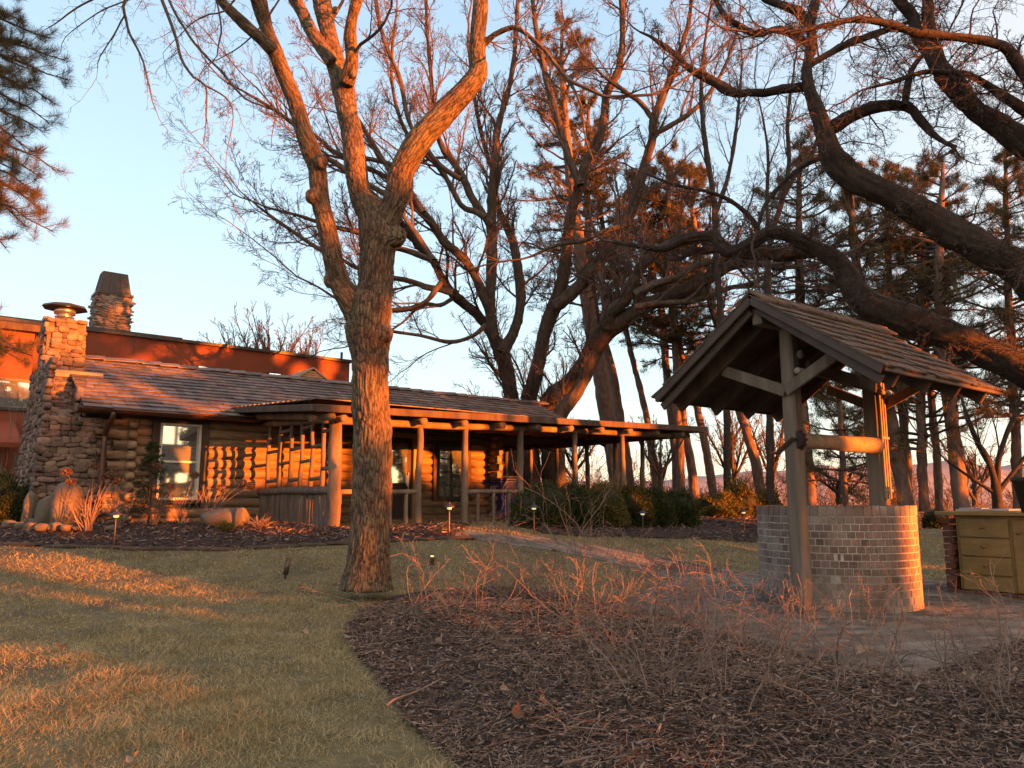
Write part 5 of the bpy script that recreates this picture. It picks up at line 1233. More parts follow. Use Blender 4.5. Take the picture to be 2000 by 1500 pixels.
# thin dark saplings standing between the oak limbs
SPs = [dict(dens=1.8, ang=.5, len=1.6, r=.03, K=8, wob=.12, up=.08, S=4, t0=.3), dict(per=6, ang=.5, lr=.5, K=6, wob=.15, up=.05), dict(per=5, ang=.6, lr=.5, K=4, wob=.2)]
for k, (lab, pts) in enumerate((
    ('thin bare sapling with two upright stems left of the well roof apex', [([(1505, 980, 7), (1502, 760, 6), (1500, 560, 6), (1505, 470, 5), (1530, 385, 4.5), (1541, 315, 4), (1538, 245, 3.5), (1545, 170, 2.5)], 17), ([(1504, 480, 4), (1498, 400, 3.5), (1500, 300, 3), (1490, 230, 2)], 17), ([(1530, 385, 4), (1560, 330, 3.5), (1590, 290, 3), (1600, 240, 2)], 17)]),
    ('spreading small bare tree at the right edge behind the cabinet', [([(1950, 1010, 9), (1947, 965, 8), (1940, 930, 6), (1925, 890, 5), (1905, 855, 4), (1885, 800, 3)], 16), ([(1947, 960, 6), (1950, 900, 5), (1965, 850, 4), (1985, 800, 3), (2000, 740, 2)], 16), ([(1946, 965, 5), (1915, 945, 4), (1885, 925, 3), (1850, 900, 2)], 16), ([(1950, 960, 5), (1985, 915, 4), (2020, 870, 3)], 16)]),
    ('tall bare tree with upright stems above the middle of the pavilion roof', [([(1420, 960, 7), (1418, 760, 6), (1400, 520, 6), (1395, 400, 5), (1380, 300, 5), (1370, 200, 4), (1375, 100, 3), (1390, 0, 2)], 22), ([(1398, 420, 4), (1425, 330, 4), (1440, 230, 3), (1450, 120, 2)], 22)]))):
    bare_tree('bare_tree', lab, pts, SPs, 120 + k, S=8, mat=m_oak, minr=.003)
# far bare trees against the sky
FS = [dict(dens=2.6, ang=.5, len=3.2, r=.06, K=7, wob=.1, up=.07, S=3, t0=.25), dict(per=7, ang=.5, lr=.5, K=5, wob=.14, up=.04), dict(per=5, ang=.5, lr=.5, K=3, wob=.2)]
def far_tree(lab, x, yb, yt, sp, Y, seed, group=None, name='bare_tree'):
    r = rng(seed); L_ = [([(x, yb, 5), (x + r.normal(0, 4), (yb * 2 + yt) / 3, 4), (x + r.normal(0, 8), (yb + yt * 2) / 3, 2.6), (x + r.normal(0, 10), yt + 12, 1.2)], Y)]
    for k in range(5):
        s = (k - 2) / 2; y0 = yb + (yt - yb) * r.uniform(.1, .45); L_.append(([(x, y0, 3), (x + s * sp * .5, y0 + (yt - y0) * .45, 2.2), (x + s * sp * .9, y0 + (yt - y0) * r.uniform(.75, .95), 1.2)], Y + r.normal(0, .15)))
    q = [dict(d) for d in FS]; hgt = (yb - yt) / F_PX * Y; q[0]['len'] = hgt * .3
    q[0]['dens'] = 14 / hgt
    bare_tree(name, lab, L_, q, seed, group, S=6, minr=Y / F_PX * .32)
far_tree('rounded bare tree above the red building, left of the big trunk', 525, 800, 640, 60, 48, 201)
far_tree('small bare tree peeking over the red building, nearer the ledge chimney', 460, 810, 668, 40, 50, 202)
far_tree('bare tree top over the red building just left of the big trunk', 588, 810, 672, 36, 50, 203)
far_tree('feathery tan bare tree in the open gap left of the well post', 1430, 975, 812, 55, 34, 204)
far_tree('pale feathery bare tree just left of the well, under its roof corner', 1510, 975, 820, 45, 36, 205)
far_tree('dark bare shrubby tree seen under the pavilion between its first far posts', 1120, 960, 850, 55, 28, 206)
far_tree('low bare tree seen under the pavilion roof at its left end', 1060, 965, 860, 45, 30, 207)
far_tree('bare tree beyond the right end of the pavilion roof', 1290, 965, 850, 50, 30, 208)
far_tree('hazy bare tree far right behind the small spreading tree', 1905, 990, 880, 60, 40, 209)
far_tree('pinkish bare bushy tree right behind the well rim', 1640, 985, 925, 50, 26, 210)

# ---------------------------------------------------------------- pines
def needles(mb, C, D, n, ln, wd, r, spread=1.0, droop=-.1):
    """tufts: centre C, axis D"""
    N = len(C); c = np.repeat(C, n, 0); d = np.repeat(D, n, 0)
    dd = nrm(d + r.normal(0, spread, (N * n, 3)) * .75 + np.array([0, 0, droop]))
    c = c + dd * 0.01 - d * r.uniform(0, ln * .6, (N * n, 1)); l = ln * r.uniform(.7, 1.15, N * n)
    s = nrm(np.cross(dd, r.normal(0, 1, dd.shape))) * wd / 2
    m = c + dd * (l * .55)[:, None] + np.array([0, 0, -.02]) * l[:, None]
    V = np.stack([c - s * .6, c + s * .6, m - s, m + s, c + dd * l[:, None] + np.array([0, 0, -.12]) * l[:, None]], 1).reshape(-1, 3)
    b = (np.arange(N * n) * 5)[:, None]
    mb.add(V, [b + [0, 1, 3, 2], b + [2, 3, 4]])
m_pbark = M('pine_bark', (.10, .062, .045), (.24, .15, .11), (.16, .10, .075), sc_=9, st=(1, 1, .5), bump=.7, bsc=30)
def pine(lab, pts, Y, top, base, rad, seed, nb=34, group='tall pines behind the cabin', tn=13, side=None, ln=.17, dense=1.0):
    """pts trunk pixels (bottom to top); crown from height fraction base..1"""
    r = rng(seed); P, R = px_limb(pts, Y); t = thing('pine_tree', lab, 'pine tree', P[0], group)
    mb = MB(); P, R = bark_limb(mb, P, R, 12, .3, .05, seed, .03); part(mb, 'trunk', m_pbark, t, True)
    Lc = np.concatenate([[0], np.cumsum(np.linalg.norm(np.diff(P, axis=0), axis=1))]); H_ = Lc[-1]
    f = base + (1 - base) * (np.arange(nb) + r.random(nb)) / nb; i = np.minimum(np.searchsorted(Lc, f * H_), len(P) - 1)
    az = r.uniform(0, 2 * pi, nb); fr = (f - base) / (1 - base)
    d = np.stack([np.cos(az), np.sin(az), r.uniform(-.15, .25, nb) + .5 * fr ** 3], 1)
    ln_ = rad * (1.05 - fr ** 1.6 * .8) * r.uniform(.55, 1.1, nb)
    mbc = MB(); B, BR = grow(P[i], d, ln_, np.minimum(R[i] * .5, .05), 8, .12, .035, r)
    V, F = tubes(B, BR, 4); mbc.add(V, F)
    p, dd, l2, r2 = kids(B, BR, 6, .3, .75, .42, .6, r, flat=.3); B2, R2 = grow(p, dd, l2, r2, 5, .16, .06, r); mbc.add(*tubes(B2, np.maximum(R2, .006), 3))
    part(mbc, 'limb', m_twig, t)
    mbn = MB()
    for Q, q in ((B, 6), (B2, int(4 * dense))):
        n, K1, _ = Q.shape; par = np.repeat(np.arange(n), q); tt = r.uniform(.5, 1.0, n * q); tt[::q] = 1.0
        k = np.minimum((tt * (K1 - 1)).astype(int), K1 - 2); g = (tt * (K1 - 1) - k)[:, None]
        c = Q[par, k] * (1 - g) + Q[par, k + 1] * g + r.normal(0, .05, (n * q, 3)); dx = nrm(Q[par, k + 1] - Q[par, k] + np.array([0, 0, .25]))
        needles(mbn, c, dx, tn, ln * r.uniform(.85, 1.15), .0105 * (Y if np.ndim(Y) == 0 else Y[0]) / 22, r)
    part(mbn, 'crown', m_needle, t)
PN = [
 ('stoutest orange-barked pine rising right of the leaning trunks', [(1212, 965, 17), (1192, 850, 15), (1178, 770, 15), (1165, 690, 14), (1149, 605, 13), (1134, 500, 12), (1118, 380, 10), (1105, 250, 8), (1098, 130, 5), (1096, 62, 2)], 25, .42, 3.0, 44),
 ('pine close beside the stoutest one, on its right', [(1232, 965, 10), (1212, 825, 9), (1190, 705, 8), (1164, 620, 8), (1150, 480, 7), (1145, 330, 5), (1150, 200, 3)], 28, .5, 2.4, 30),
 ('thin leaning pine in the clear gap right of the paired pines', [(1285, 975, 7), (1262, 812, 5.5), (1235, 700, 5), (1222, 640, 5), (1194, 515, 4.5), (1170, 400, 4), (1160, 300, 2)], 28, .55, 1.7, 24),
 ('broken-topped pine, left one of the close trio', [(1324, 975, 9), (1320, 900, 8), (1312, 812, 7), (1300, 700, 6.5), (1291, 605, 6), (1270, 512, 5.5), (1255, 420, 4), (1250, 330, 2)], 27, .5, 2.0, 28),
 ('straight pine in the middle of the close trio', [(1332, 975, 8), (1326, 850, 7), (1320, 700, 6), (1314, 620, 6), (1310, 500, 5), (1306, 380, 4), (1302, 300, 2)], 26, .45, 2.0, 28),
 ('dark pine, right one of the close trio', [(1358, 990, 9), (1348, 900, 8), (1336, 830, 7), (1328, 750, 7), (1320, 650, 6), (1316, 550, 5), (1330, 420, 4), (1340, 330, 2)], 28, .4, 2.0, 28),
 ('leaning pine lit low on its right side, past the pavilion end', [(1396, 990, 8), (1386, 910, 7.5), (1376, 862, 7), (1360, 792, 6.5), (1338, 716, 6), (1318, 640, 5.5), (1300, 500, 4), (1290, 400, 2)], 27, .5, 2.0, 26),
 ('leaning pine that meets the left corner of the well roof', [(1490, 990, 10), (1478, 915, 9), (1460, 850, 8.5), (1445, 805, 8), (1420, 710, 7.5), (1404, 644, 7), (1380, 560, 7), (1362, 490, 6), (1350, 400, 4), (1345, 330, 2)], 25, .55, 2.2, 26),
 ('upright pine seen between the two well posts', [(1585, 1005, 10), (1582, 960, 10), (1576, 880, 9), (1570, 815, 9), (1564, 700, 8), (1561, 552, 8), (1560, 450, 6), (1562, 330, 4), (1564, 285, 2)], 23, .5, 2.4, 34),
 ('thick pine just right of the far well post', [(1778, 1010, 14), (1768, 970, 13), (1752, 890, 12.5), (1738, 815, 12), (1715, 730, 11), (1690, 620, 9), (1672, 520, 8), (1664, 420, 6), (1660, 330, 3)], 22, .45, 2.6, 38),
 ('orange-edged pine crossing the thick one at its right', [(1776, 1005, 9), (1771, 920, 8.5), (1764, 815, 8), (1754, 752, 7.5), (1745, 680, 7), (1738, 560, 6), (1732, 430, 4), (1730, 330, 2)], 24, .4, 2.4, 36),
 ('slim pine between the thick pine and the reddish one at the right', [(1836, 1010, 7), (1830, 900, 6.5), (1817, 762, 6), (1805, 640, 5.5), (1795, 500, 4.5), (1790, 400, 3), (1788, 340, 2)], 26, .35, 2.4, 38),
 ('stout pine with a torn orange bark patch at the right', [(1880, 1015, 14), (1874, 950, 13), (1860, 830, 12), (1848, 759, 12), (1838, 660, 10), (1835, 540, 8), (1838, 430, 6), (1842, 320, 3)], 21, .35, 2.6, 44),
 ('tall pine near the right picture edge behind the oak', [(1992, 1020, 9), (1984, 880, 8), (1976, 700, 7), (1970, 560, 6), (1966, 420, 4.5), (1964, 300, 3)], 22, .3, 2.4, 44),
 ('dark pine standing outside the right picture edge', [(2130, 1050, 16), (2110, 850, 14), (2090, 600, 12), (2080, 400, 8), (2075, 260, 4)], 20, .3, 2.8, 40),
 ('small low-branched pine between the well posts with drooping boughs', [(1652, 990, 6), (1648, 920, 5), (1642, 840, 4.5), (1636, 760, 4), (1630, 700, 2)], 17, .12, 1.25, 34),
 ('bushy pine low behind the oak limb above the well roof', [(1805, 1000, 9), (1800, 860, 8), (1798, 720, 7), (1800, 560, 5), (1803, 470, 3)], 24, .25, 2.4, 44),
]
for k, (lab, pts, Y, base, rad, nb) in enumerate(PN): pine(lab, pts, Y + (5.5 if k < 8 else 2 if k < 15 else 0), 0, base - .05, rad * (1.25 if k < 8 else 1.1), 300 + k, int(nb * (1.9 if k < 8 else 1.7)), tn=15, dense=1.2, ln=.2 if Y > 18 else .15)
# the pine whose boughs hang in at the upper left, trunk outside the picture
r = rng(66); t = thing('pine_tree', 'dark near pine whose needled boughs hang in at the upper left corner', 'pine tree', (-6.75, 8.1, 0))
mb = MB(); P, R = bark_limb(mb, np.array([(-6.75, 8.1, 0), (-6.75, 8.1, 4), (-6.7, 8.1, 8), (-6.6, 8.1, 12)]), np.array([.28, .24, .2, .12]), 14, .3, .05, 3); part(mb, 'trunk', m_pbark, t, True)
LB = [((40, 0), (-150, -40)), ((45, 45), (-150, 0)), ((95, 75), (-160, 30)), ((120, 118), (-160, 60)), ((135, 160), (-160, 80)), ((110, 200), (-160, 120)), ((95, 230), (-160, 140)), ((62, 190), (-160, 100)), ((60, 290), (-160, 200)), ((75, 345), (-160, 250)), ((105, 330), (-160, 230)), ((95, 415), (-160, 300)), ((100, 455), (-160, 350)), ((60, 395), (-160, 300)), ((15, 400), (-160, 330)), ((5, 475), (-160, 420)), ((35, 110), (-160, 40)), ((30, 230), (-160, 190)), ((20, 320), (-160, 260)), ((70, 140), (-160, 90)), ((10, 30), (-160, 0)), ((5, 150), (-160, 100)), ((80, 255), (-160, 180)), ((60, 440), (-160, 340)), ((5, 270), (-160, 200)), ((80, 380), (-160, 280)), ((40, 340), (-160, 240)), ((-10, 60), (-160, 20)), ((50, 160), (-160, 60)), ((20, 80), (-160, 20)), ((90, 110), (-160, 60)), ((-20, 210), (-160, 150)), ((-20, 360), (-160, 290)), ((55, 712), (-170, 640)), ((30, 682), (-170, 620)), ((62, 700), (-170, 660))]
B = []
for k, (e, s) in enumerate(LB):
    y = 8.0 + r.uniform(-.9, .9); a = at(s[0] - 40, s[1], 8.05); b = at(*e, y); q = []
    for j in range(9):
        f = j / 8; q.append(a * (1 - f) + b * f + np.array([0, 0, .16 * sin(pi * f)]) + r.normal(0, .02, 3) * (f > 0))
    B.append(q)
B = np.array(B); BR = np.full((len(B), 9), 1.) * np.linspace(.03, .006, 9)[None]
mb = MB(); mb.add(*tubes(B, BR, 5)); p, dd, l2, r2 = kids(B, BR, 12, .38, .75, .2, .6, r); B2, R2 = grow(p, dd, l2, np.maximum(r2, .005), 5, .16, .09, r); mb.add(*tubes(B2, np.maximum(R2, .0035), 4)); part(mb, 'limb', m_twig, t)
mb = MB()
for Q, q in ((B, 10), (B2, 5)):
    n, K1, _ = Q.shape; par = np.repeat(np.arange(n), q); tt = r.uniform(.45 if q == 5 else .6, 1.0, n * q); tt[::q] = 1.0
    k = np.minimum((tt * (K1 - 1)).astype(int), K1 - 2); g = (tt * (K1 - 1) - k)[:, None]; c = Q[par, k] * (1 - g) + Q[par, k + 1] * g; dx = nrm(Q[par, k + 1] - Q[par, k] + np.array([0, 0, .1]))
    needles(mb, c, dx, 26, .115, .0022, r, .8)
part(mb, 'crown', m_needle, t)
# ---------------------------------------------------------------- leaf quads
def leaves(mb, C, size, r, D=None, asp=.5):
    n = len(C); d = nrm(r.normal(0, 1, (n, 3))) if D is None else nrm(D + r.normal(0, .5, (n, 3))); s = nrm(np.cross(d, r.normal(0, 1, (n, 3)))); l = (size * r.uniform(.6, 1.3, n))[:, None]
    V = np.stack([C - d * l * .5, C + s * l * asp * .5, C + d * l * .5, C - s * l * asp * .5], 1).reshape(-1, 3); b = (np.arange(n) * 4)[:, None]
    mb.add(V, b + [0, 1, 2, 3])
def clipped_bush(name, label, c, rx, ry, h, seed, mat, group=None, n=9000, size=.06, cat='shrub', lump=.2):
    r = rng(seed); t = thing(name, label, cat, c, group); mb = MB()
    d = nrm(r.normal(0, 1, (n, 3))); d[:, 2] = np.abs(d[:, 2]) * 1.0 - .25 * r.random(n); k = r.uniform(.72, 1.0, n) ** .5
    rad = k * (1 + lump * fbm(d * 2.2 + seed, 1, seed, 3)) * (1 + .06 * r.normal(0, 1, n))
    C = c + d * rad[:, None] * [rx, ry, h * .98] + np.array([0, 0, h * .12]); C[:, 2] = np.maximum(C[:, 2], c[2] + .03)
    leaves(mb, C, size, r, d + [0, 0, .5], .42); part(mb, 'foliage', mat, t)
    mb = MB(); mb.add(*blob(c + ZU * h * .42, (rx * .74, 0, 0), (0, ry * .74, 0), (0, 0, h * .5), 8, .1, seed, 2.2)); part(mb, 'dark_core', m_yewin, t)  # one solid dark core fills the middle of the bush
    return t
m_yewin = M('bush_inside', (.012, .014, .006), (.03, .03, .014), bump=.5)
m_gold = island_mat('golden_leaf', [(.05, .055, .012), (.14, .12, .03), (.20, .15, .04), (.07, .07, .02)], trans=.25)
gh = 'clipped yew bushes of the hedge beside the porch'
for k, (px, w_, top, Y, lab, m_) in enumerate((
    (1062, 62, 936, 17.6, 'leftmost dark yew bush of the hedge, at the porch rail', m_leafdk), (1122, 52, 938, 17.9, 'second dark yew bush of the hedge from the left', m_leafdk), (1182, 52, 940, 18.2, 'brownish golden yew bush in the middle of the hedge', m_gold),
    (1240, 48, 946, 18.6, 'dark yew bush right of the golden bush', m_leafdk), (1285, 42, 950, 19.0, 'yew bush with a few lit tips, second from the right end of the hedge', m_leafdk), (1328, 44, 952, 19.3, 'rightmost yew bush of the hedge', m_leafdk))):
    c = gpx(px, 1034); c = c + np.array([0, .45, 0]); c[2] = gz(c[0], c[1]); Y = c[1]; rx = w_ / F_PX * Y; h = 1.03 + (980 - top) / F_PX * Y - c[2]
    clipped_bush('yew_bush', lab, c, rx, rx * .9, h * .9, 500 + k, m_, gh, 16000, .05, lump=.13)
for k, (px, w_, top, Y, lab) in enumerate(((1395, 36, 965, 20.5, 'loose golden juniper right behind the end of the yew hedge'), (1445, 40, 945, 21.5, 'taller golden juniper left of the well'), (1400, 30, 985, 19.6, 'low golden juniper in front of the other two'), (1500, 34, 955, 22, 'golden juniper half hidden by the well post'))):
    c = at(px, 980, Y); c[2] = gz(c[0], c[1]); rx = w_ / F_PX * Y; h = 1.03 + (980 - top) / F_PX * Y - c[2]
    clipped_bush('juniper', lab, c, rx, rx, h * .9, 520 + k, m_gold, None, 7000, .09, lump=.5)
for k, (px, w_, top, Y, lab) in enumerate(((5, 42, 930, 13.6, 'dark evergreen bush at the left picture edge by the boulders'), (45, 28, 945, 14.2, 'smaller dark evergreen bush between the left one and the stone wall'))):
    c = at(px, 980, Y); c[2] = gz(c[0], c[1]); rx = w_ / F_PX * Y; h = 1.03 + (980 - top) / F_PX * Y - c[2]
    clipped_bush('evergreen_bush', lab, c, rx, rx, h * .9, 530 + k, m_leafdk, None, 8000, .055)
clipped_bush('evergreen_bush', 'low dark evergreen far behind the well rim at the right', np.append(at(1826, 1005, 30)[:2], 0.), .5, .5, .8, 540, m_leafdk, None, 2500, .08)
# ---------------------------------------------------------------- boulders at the cabin
m_rock = M('boulder', (.085, .068, .052), (.19, .145, .11), (.13, .10, .078), sc_=2.5, bump=.8, bsc=9, patch=((.10, .11, .06), 2.2, .5))
def boulder(px, py, wpx, hpx, dpt, seed, label, lift=0, tall=1., sq=2.6):
    b = gpl(px, py); Y = b[1]; hx = wpx / F_PX * Y / 2; hz = hpx / F_PX * Y / 2; mb = MB()
    mb.add(*blob(b + ZU * (hz * .8 + lift) + np.array([0, dpt / 2, 0]), (hx, 0, 0), (0, dpt / 2, 0), (0, 0, hz * 1.15), 12, .16, seed, sq, 1.3)); o = mb.build('boulder', m_rock, smooth=True); tag(o, label, 'boulder'); return o
boulder(112, 1030, 50, 92, .5, 1, 'tall square boulder with flat lit face against the stone wall')
boulder(82, 1028, 52, 58, .45, 7, 'broad orange-lit boulder in front of the tall square one')
boulder(46, 1026, 24, 64, .3, 3, 'narrow upright grey boulder at the left of the rock group')
boulder(22, 1018, 46, 44, .4, 4, 'rounded grey boulder by the evergreen bush at the left edge')
for k, (x, y, w_, h) in enumerate(((10, 1032, 24, 16), (32, 1034, 20, 14), (52, 1036, 22, 16), (74, 1037, 28, 14), (98, 1036, 24, 16), (122, 1037, 20, 12), (60, 1026, 20, 14), (88, 1022, 26, 12), (145, 1036, 16, 8), (210, 1036, 20, 10))):
    tag(boulder(x, y, w_, h, .2, 20 + k, ''), ['small pale stone at the far left foot of the rock group', 'second small stone from the left at the foot of the rock group', 'small stone below the narrow upright boulder', 'flat wide stone in front of the broad lit boulder', 'small stone below the tall square boulder', 'small stone at the right foot of the rock group', 'small stone piled behind the front row, at its left', 'flat stone leaning on the broad lit boulder', 'tiny stone lying loose right of the rock group', 'single half-buried stone beside the first path light'][k], 'stone', 'small stones around the rock group')
boulder(428, 1028, 84, 34, .5, 40, 'long low mossy boulder in the bed right of the tall window')
boulder(463, 1028, 28, 38, .3, 41, 'small orange-lit boulder touching the long mossy one')
def tuft(px, py, n, ln, mat, seed, label, spread=.8, wd=.004, name='grass_tuft'):
    b = gpl(px, py); r = rng(seed); C = b + r.normal(0, .05, (n, 3)) * [1, 1, 0]; D = nrm(np.stack([r.normal(0, spread, n), r.normal(0, spread, n), r.uniform(.4, 1.2, n)], 1))
    V, F = ribbon(C, D, r.uniform(.5, 1.2, n) * ln, np.full(n, wd), np.stack([r.normal(0, .2, n), r.normal(0, .2, n), r.uniform(-.6, 0, n)], 1), 3)
    o = mesh_obj(name, V, F, mat); return tag(o, label, 'grass tuft')
tuft(440, 1034, 260, .22, m_grassg, 1, 'bright green grass tuft at the foot of the mossy boulder', .6, .008)
tuft(510, 1028, 120, .25, m_straw, 2, 'dry straw tuft between the small boulder and the porch screen', .8, .008)
tuft(1218, 1392, 330, .24, m_straw, 3, 'radiating straw tuft in the middle of the foreground bed', 1.1, .004)
tuft(1385, 1462, 360, .25, m_straw, 4, 'dense straw tuft near the bottom of the foreground bed', 1.1, .004)
tuft(1290, 1275, 160, .18, m_grassg, 5, 'small greenish tuft near the bed edge by the patio', 1.1, .003)
# ---------------------------------------------------------------- shrubs: bare stems
m_stem = M('pinkish_stem', (.17, .11, .082), (.30, .205, .155), bump=0, isl=.25)
m_stemg = M('grey_stem', (.12, .085, .065), (.22, .165, .13), bump=0, isl=.25)
def stem_shrub(label, px, py, hpx, n, spread, seed, mat=None, base=None, r0=.005, k2=4, k3=3, group=None, up=.05, wob=.13, name='bare_shrub', heads=None, minr=.0011, lr=.42, bw=.03):
    b = gpl(px, py) if base is None else base; r = rng(seed); Y = b[1]; h = hpx / F_PX * Y
    t = thing(name, label, 'shrub', b, group); mb = MB(); az = r.uniform(0, 2 * pi, n)
    P0 = b + np.stack([r.normal(0, bw, n), r.normal(0, bw, n), np.full(n, -.01)], 1); D = np.stack([np.cos(az) * spread * r.uniform(.3, 1, n), np.sin(az) * spread * r.uniform(.3, 1, n), np.ones(n)], 1)
    P, R = grow(P0, D, h * r.uniform(.6, 1.15, n), np.full(n, r0) * r.uniform(.7, 1.2, n), 9, wob, up, r, .35); R = np.maximum(R, minr); mb.add(*tubes(P, R, 5))
    p, d, l, rr = kids(P, R, k2, .25, .6, lr, .65, r); P2, R2 = grow(p, d, l, rr, 6, wob * 1.3, up, r); R2 = np.maximum(R2, minr); mb.add(*tubes(P2, R2, 3))
    if k3: p, d, l, rr = kids(P2, R2, k3, .25, .6, .5, .6, r); P3, R3 = grow(p, d, l, rr, 4, .2, up, r); mb.add(*tubes(P3, np.maximum(R3, minr * .9), 3))
    part(mb, 'stems', mat or m_stem, t)
    if heads:
        for (hx, hy) in heads:
            c = at(hx, hy, Y + r.uniform(-.1, .1)); mb = MB(); q, w2 = resample([b, (b + c) / 2 + np.array([0, 0, .1]), c], [.006, .005, .003], .08); mb.add(*tube1(q, w2, 5)); part(mb, 'stem', mat or m_stem, t)
            mb = MB(); m = 170; dd = nrm(r.normal(0, 1, (m, 3))); leaves(mb, c + dd * r.uniform(.5, 1, (m, 1)) * [.085, .085, .065], .035, r, None, .8); part(mb, 'flower_head', m_head, t)
    return t
m_head = island_mat('dry_flower', [(.14, .06, .035), (.26, .13, .08), (.2, .09, .055), (.32, .2, .13)], trans=.3)
stem_shrub('dry hydrangea with reddish heads in front of the brown downspout', 172, 1036, 85, 16, .5, 1, name='hydrangea', r0=.009, k3=0, heads=((130, 922), (139, 941), (184, 911), (204, 930), (218, 926), (226, 934)), minr=.003)
stem_shrub('dry hydrangea leaning across the tall cream window', 352, 1022, 70, 9, .7, 2, name='hydrangea', r0=.008, k3=0, heads=((331, 949), (380, 928), (307, 912)), minr=.003)
stem_shrub('dry hydrangea right of the tall window by the porch screen', 408, 1020, 80, 10, .8, 3, name='hydrangea', r0=.008, k3=0, heads=((474, 944), (490, 950), (430, 952)), minr=.003)
stem_shrub('tangled bare shrub low under the tall window', 300, 1024, 75, 22, .9, 4, r0=.006, minr=.003)
stem_shrub('tangled bare shrub between the downspout and the small conifer', 235, 1028, 80, 18, .8, 5, r0=.006, minr=.003)
# small hemlock
b = gpl(289, 1024); t = thing('small_conifer', 'small dark feathery conifer left of the tall cream window', 'conifer', b); r = rng(9); H_ = 1.42
mb = MB(); P = np.array([b + np.array([.02 * sin(q * 5), 0, q * H_]) for q in np.linspace(0, 1, 10)]); mb.add(*tube1(P, np.linspace(.02, .004, 10), 8)); part(mb, 'trunk', m_bark, t)
n = 70; f = r.uniform(.12, .98, n); az = r.uniform(0, 2 * pi, n); B, BR = grow(b + np.stack([f * 0, f * 0, f * H_], 1), np.stack([np.cos(az), np.sin(az), f * 0 + .25], 1), .5 * (1.05 - f) * r.uniform(.6, 1.1, n) + .05, np.full(n, .006), 7, .1, -.05, r)
mb = MB(); mb.add(*tubes(B, BR, 3)); p, d, l, rr = kids(B, BR, 9, .1, .9, .35, .6, r, flat=.5); B2, R2 = grow(p, d, l, rr, 4, .1, -.03, r); mb.add(*tubes(B2, R2, 3)); part(mb, 'limb', m_twig, t)
mb = MB(); C = B2[:, 1:].reshape(-1, 3); C = np.repeat(C, 5, 0) + r.normal(0, .012, (len(C) * 5, 3)); leaves(mb, C, .03, r, None, .3); part(mb, 'foliage', m_leafdk, t)
# brush in front of the red building at the left edge
stem_shrub('bare twiggy shrub in front of the red building at the left edge', 0, 0, 250, 14, .45, 12, m_stemg, base=np.append(at(8, 900, 19)[:2], .5), r0=.02, minr=.005, wob=.1)
stem_shrub('low bare shrub in front of the dark entry at the left edge', 0, 0, 130, 12, .7, 13, m_stemg, base=np.append(at(32, 900, 17)[:2], .5), r0=.012, minr=.004)
# foreground shrubs
FG = [(935, 1185, 118, 9, .35, 'bare pinkish shrub nearest the lawn spot light'), (985, 1192, 95, 12, .5, 'bare shrub just right of the one nearest the spot light'), (1045, 1195, 110, 11, .5, 'bare shrub at the back of the bed below the path light'),
      (1120, 1185, 165, 6, .2, 'tallest thin bare shrub rising toward the yew hedge'), (1175, 1205, 110, 9, .5, 'bare shrub at the back edge of the bed, left of the patio'), (1255, 1220, 95, 13, .5, 'dense pinkish shrub on the patio edge, left one'),
      (1330, 1238, 115, 14, .45, 'dense pinkish shrub on the patio edge, in the middle'), (1400, 1250, 100, 11, .5, 'pinkish shrub on the patio edge left of the well post'), (1500, 1275, 115, 9, .5, 'bare shrub in front of the well post foot'),
      (1565, 1290, 150, 7, .5, 'bare shrub crossing the left half of the well bricks'), (1655, 1312, 190, 7, .45, 'bare shrub crossing the middle of the well bricks'), (1710, 1330, 150, 5, .6, 'bare shrub crossing the right half of the well bricks'),
      (1890, 1315, 140, 6, .4, 'bare shrub in front of the cabinet drawers'), (1975, 1290, 130, 8, .5, 'bare shrub in front of the cabinet door at the right edge'), (1215, 1385, 270, 11, .45, 'large bare shrub fanning up from the middle of the bed'),
      (1385, 1455, 240, 12, .4, 'large bare grey shrub low in the middle of the bed'), (1060, 1300, 120, 9, .6, 'bare shrub in the left half of the bed'), (900, 1240, 95, 8, .6, 'low bare shrub at the left corner of the bed'),
      (800, 1215, 90, 6, .6, 'thin bare shrub beside the lawn at the far left of the bed'), (1600, 1440, 190, 6, .6, 'bare shrub at the bottom right of the bed'), (1790, 1420, 170, 6, .7, 'leaning bare shrub near the bottom right corner'),
      (1940, 1460, 210, 7, .6, 'bare shrub in the bottom right corner'), (1480, 1350, 130, 8, .7, 'bare shrub between the large grey one and the patio'), (1130, 1250, 110, 9, .5, 'bare shrub behind the large fanning one')]
for k, (x, y, h, n, sp, lab) in enumerate(FG): stem_shrub(lab, x, y, h * (1.65 if y < 1260 else 1.3), int(n * (2.1 if y < 1260 else 1.6)), sp * 2.6, 600 + k, m_stem if y < 1300 else m_stemg, group='bare shrubs in the foreground bed', r0=.0042, k2=4, k3=3, minr=.0011, wob=.2, lr=.55, up=.0, bw=.11)
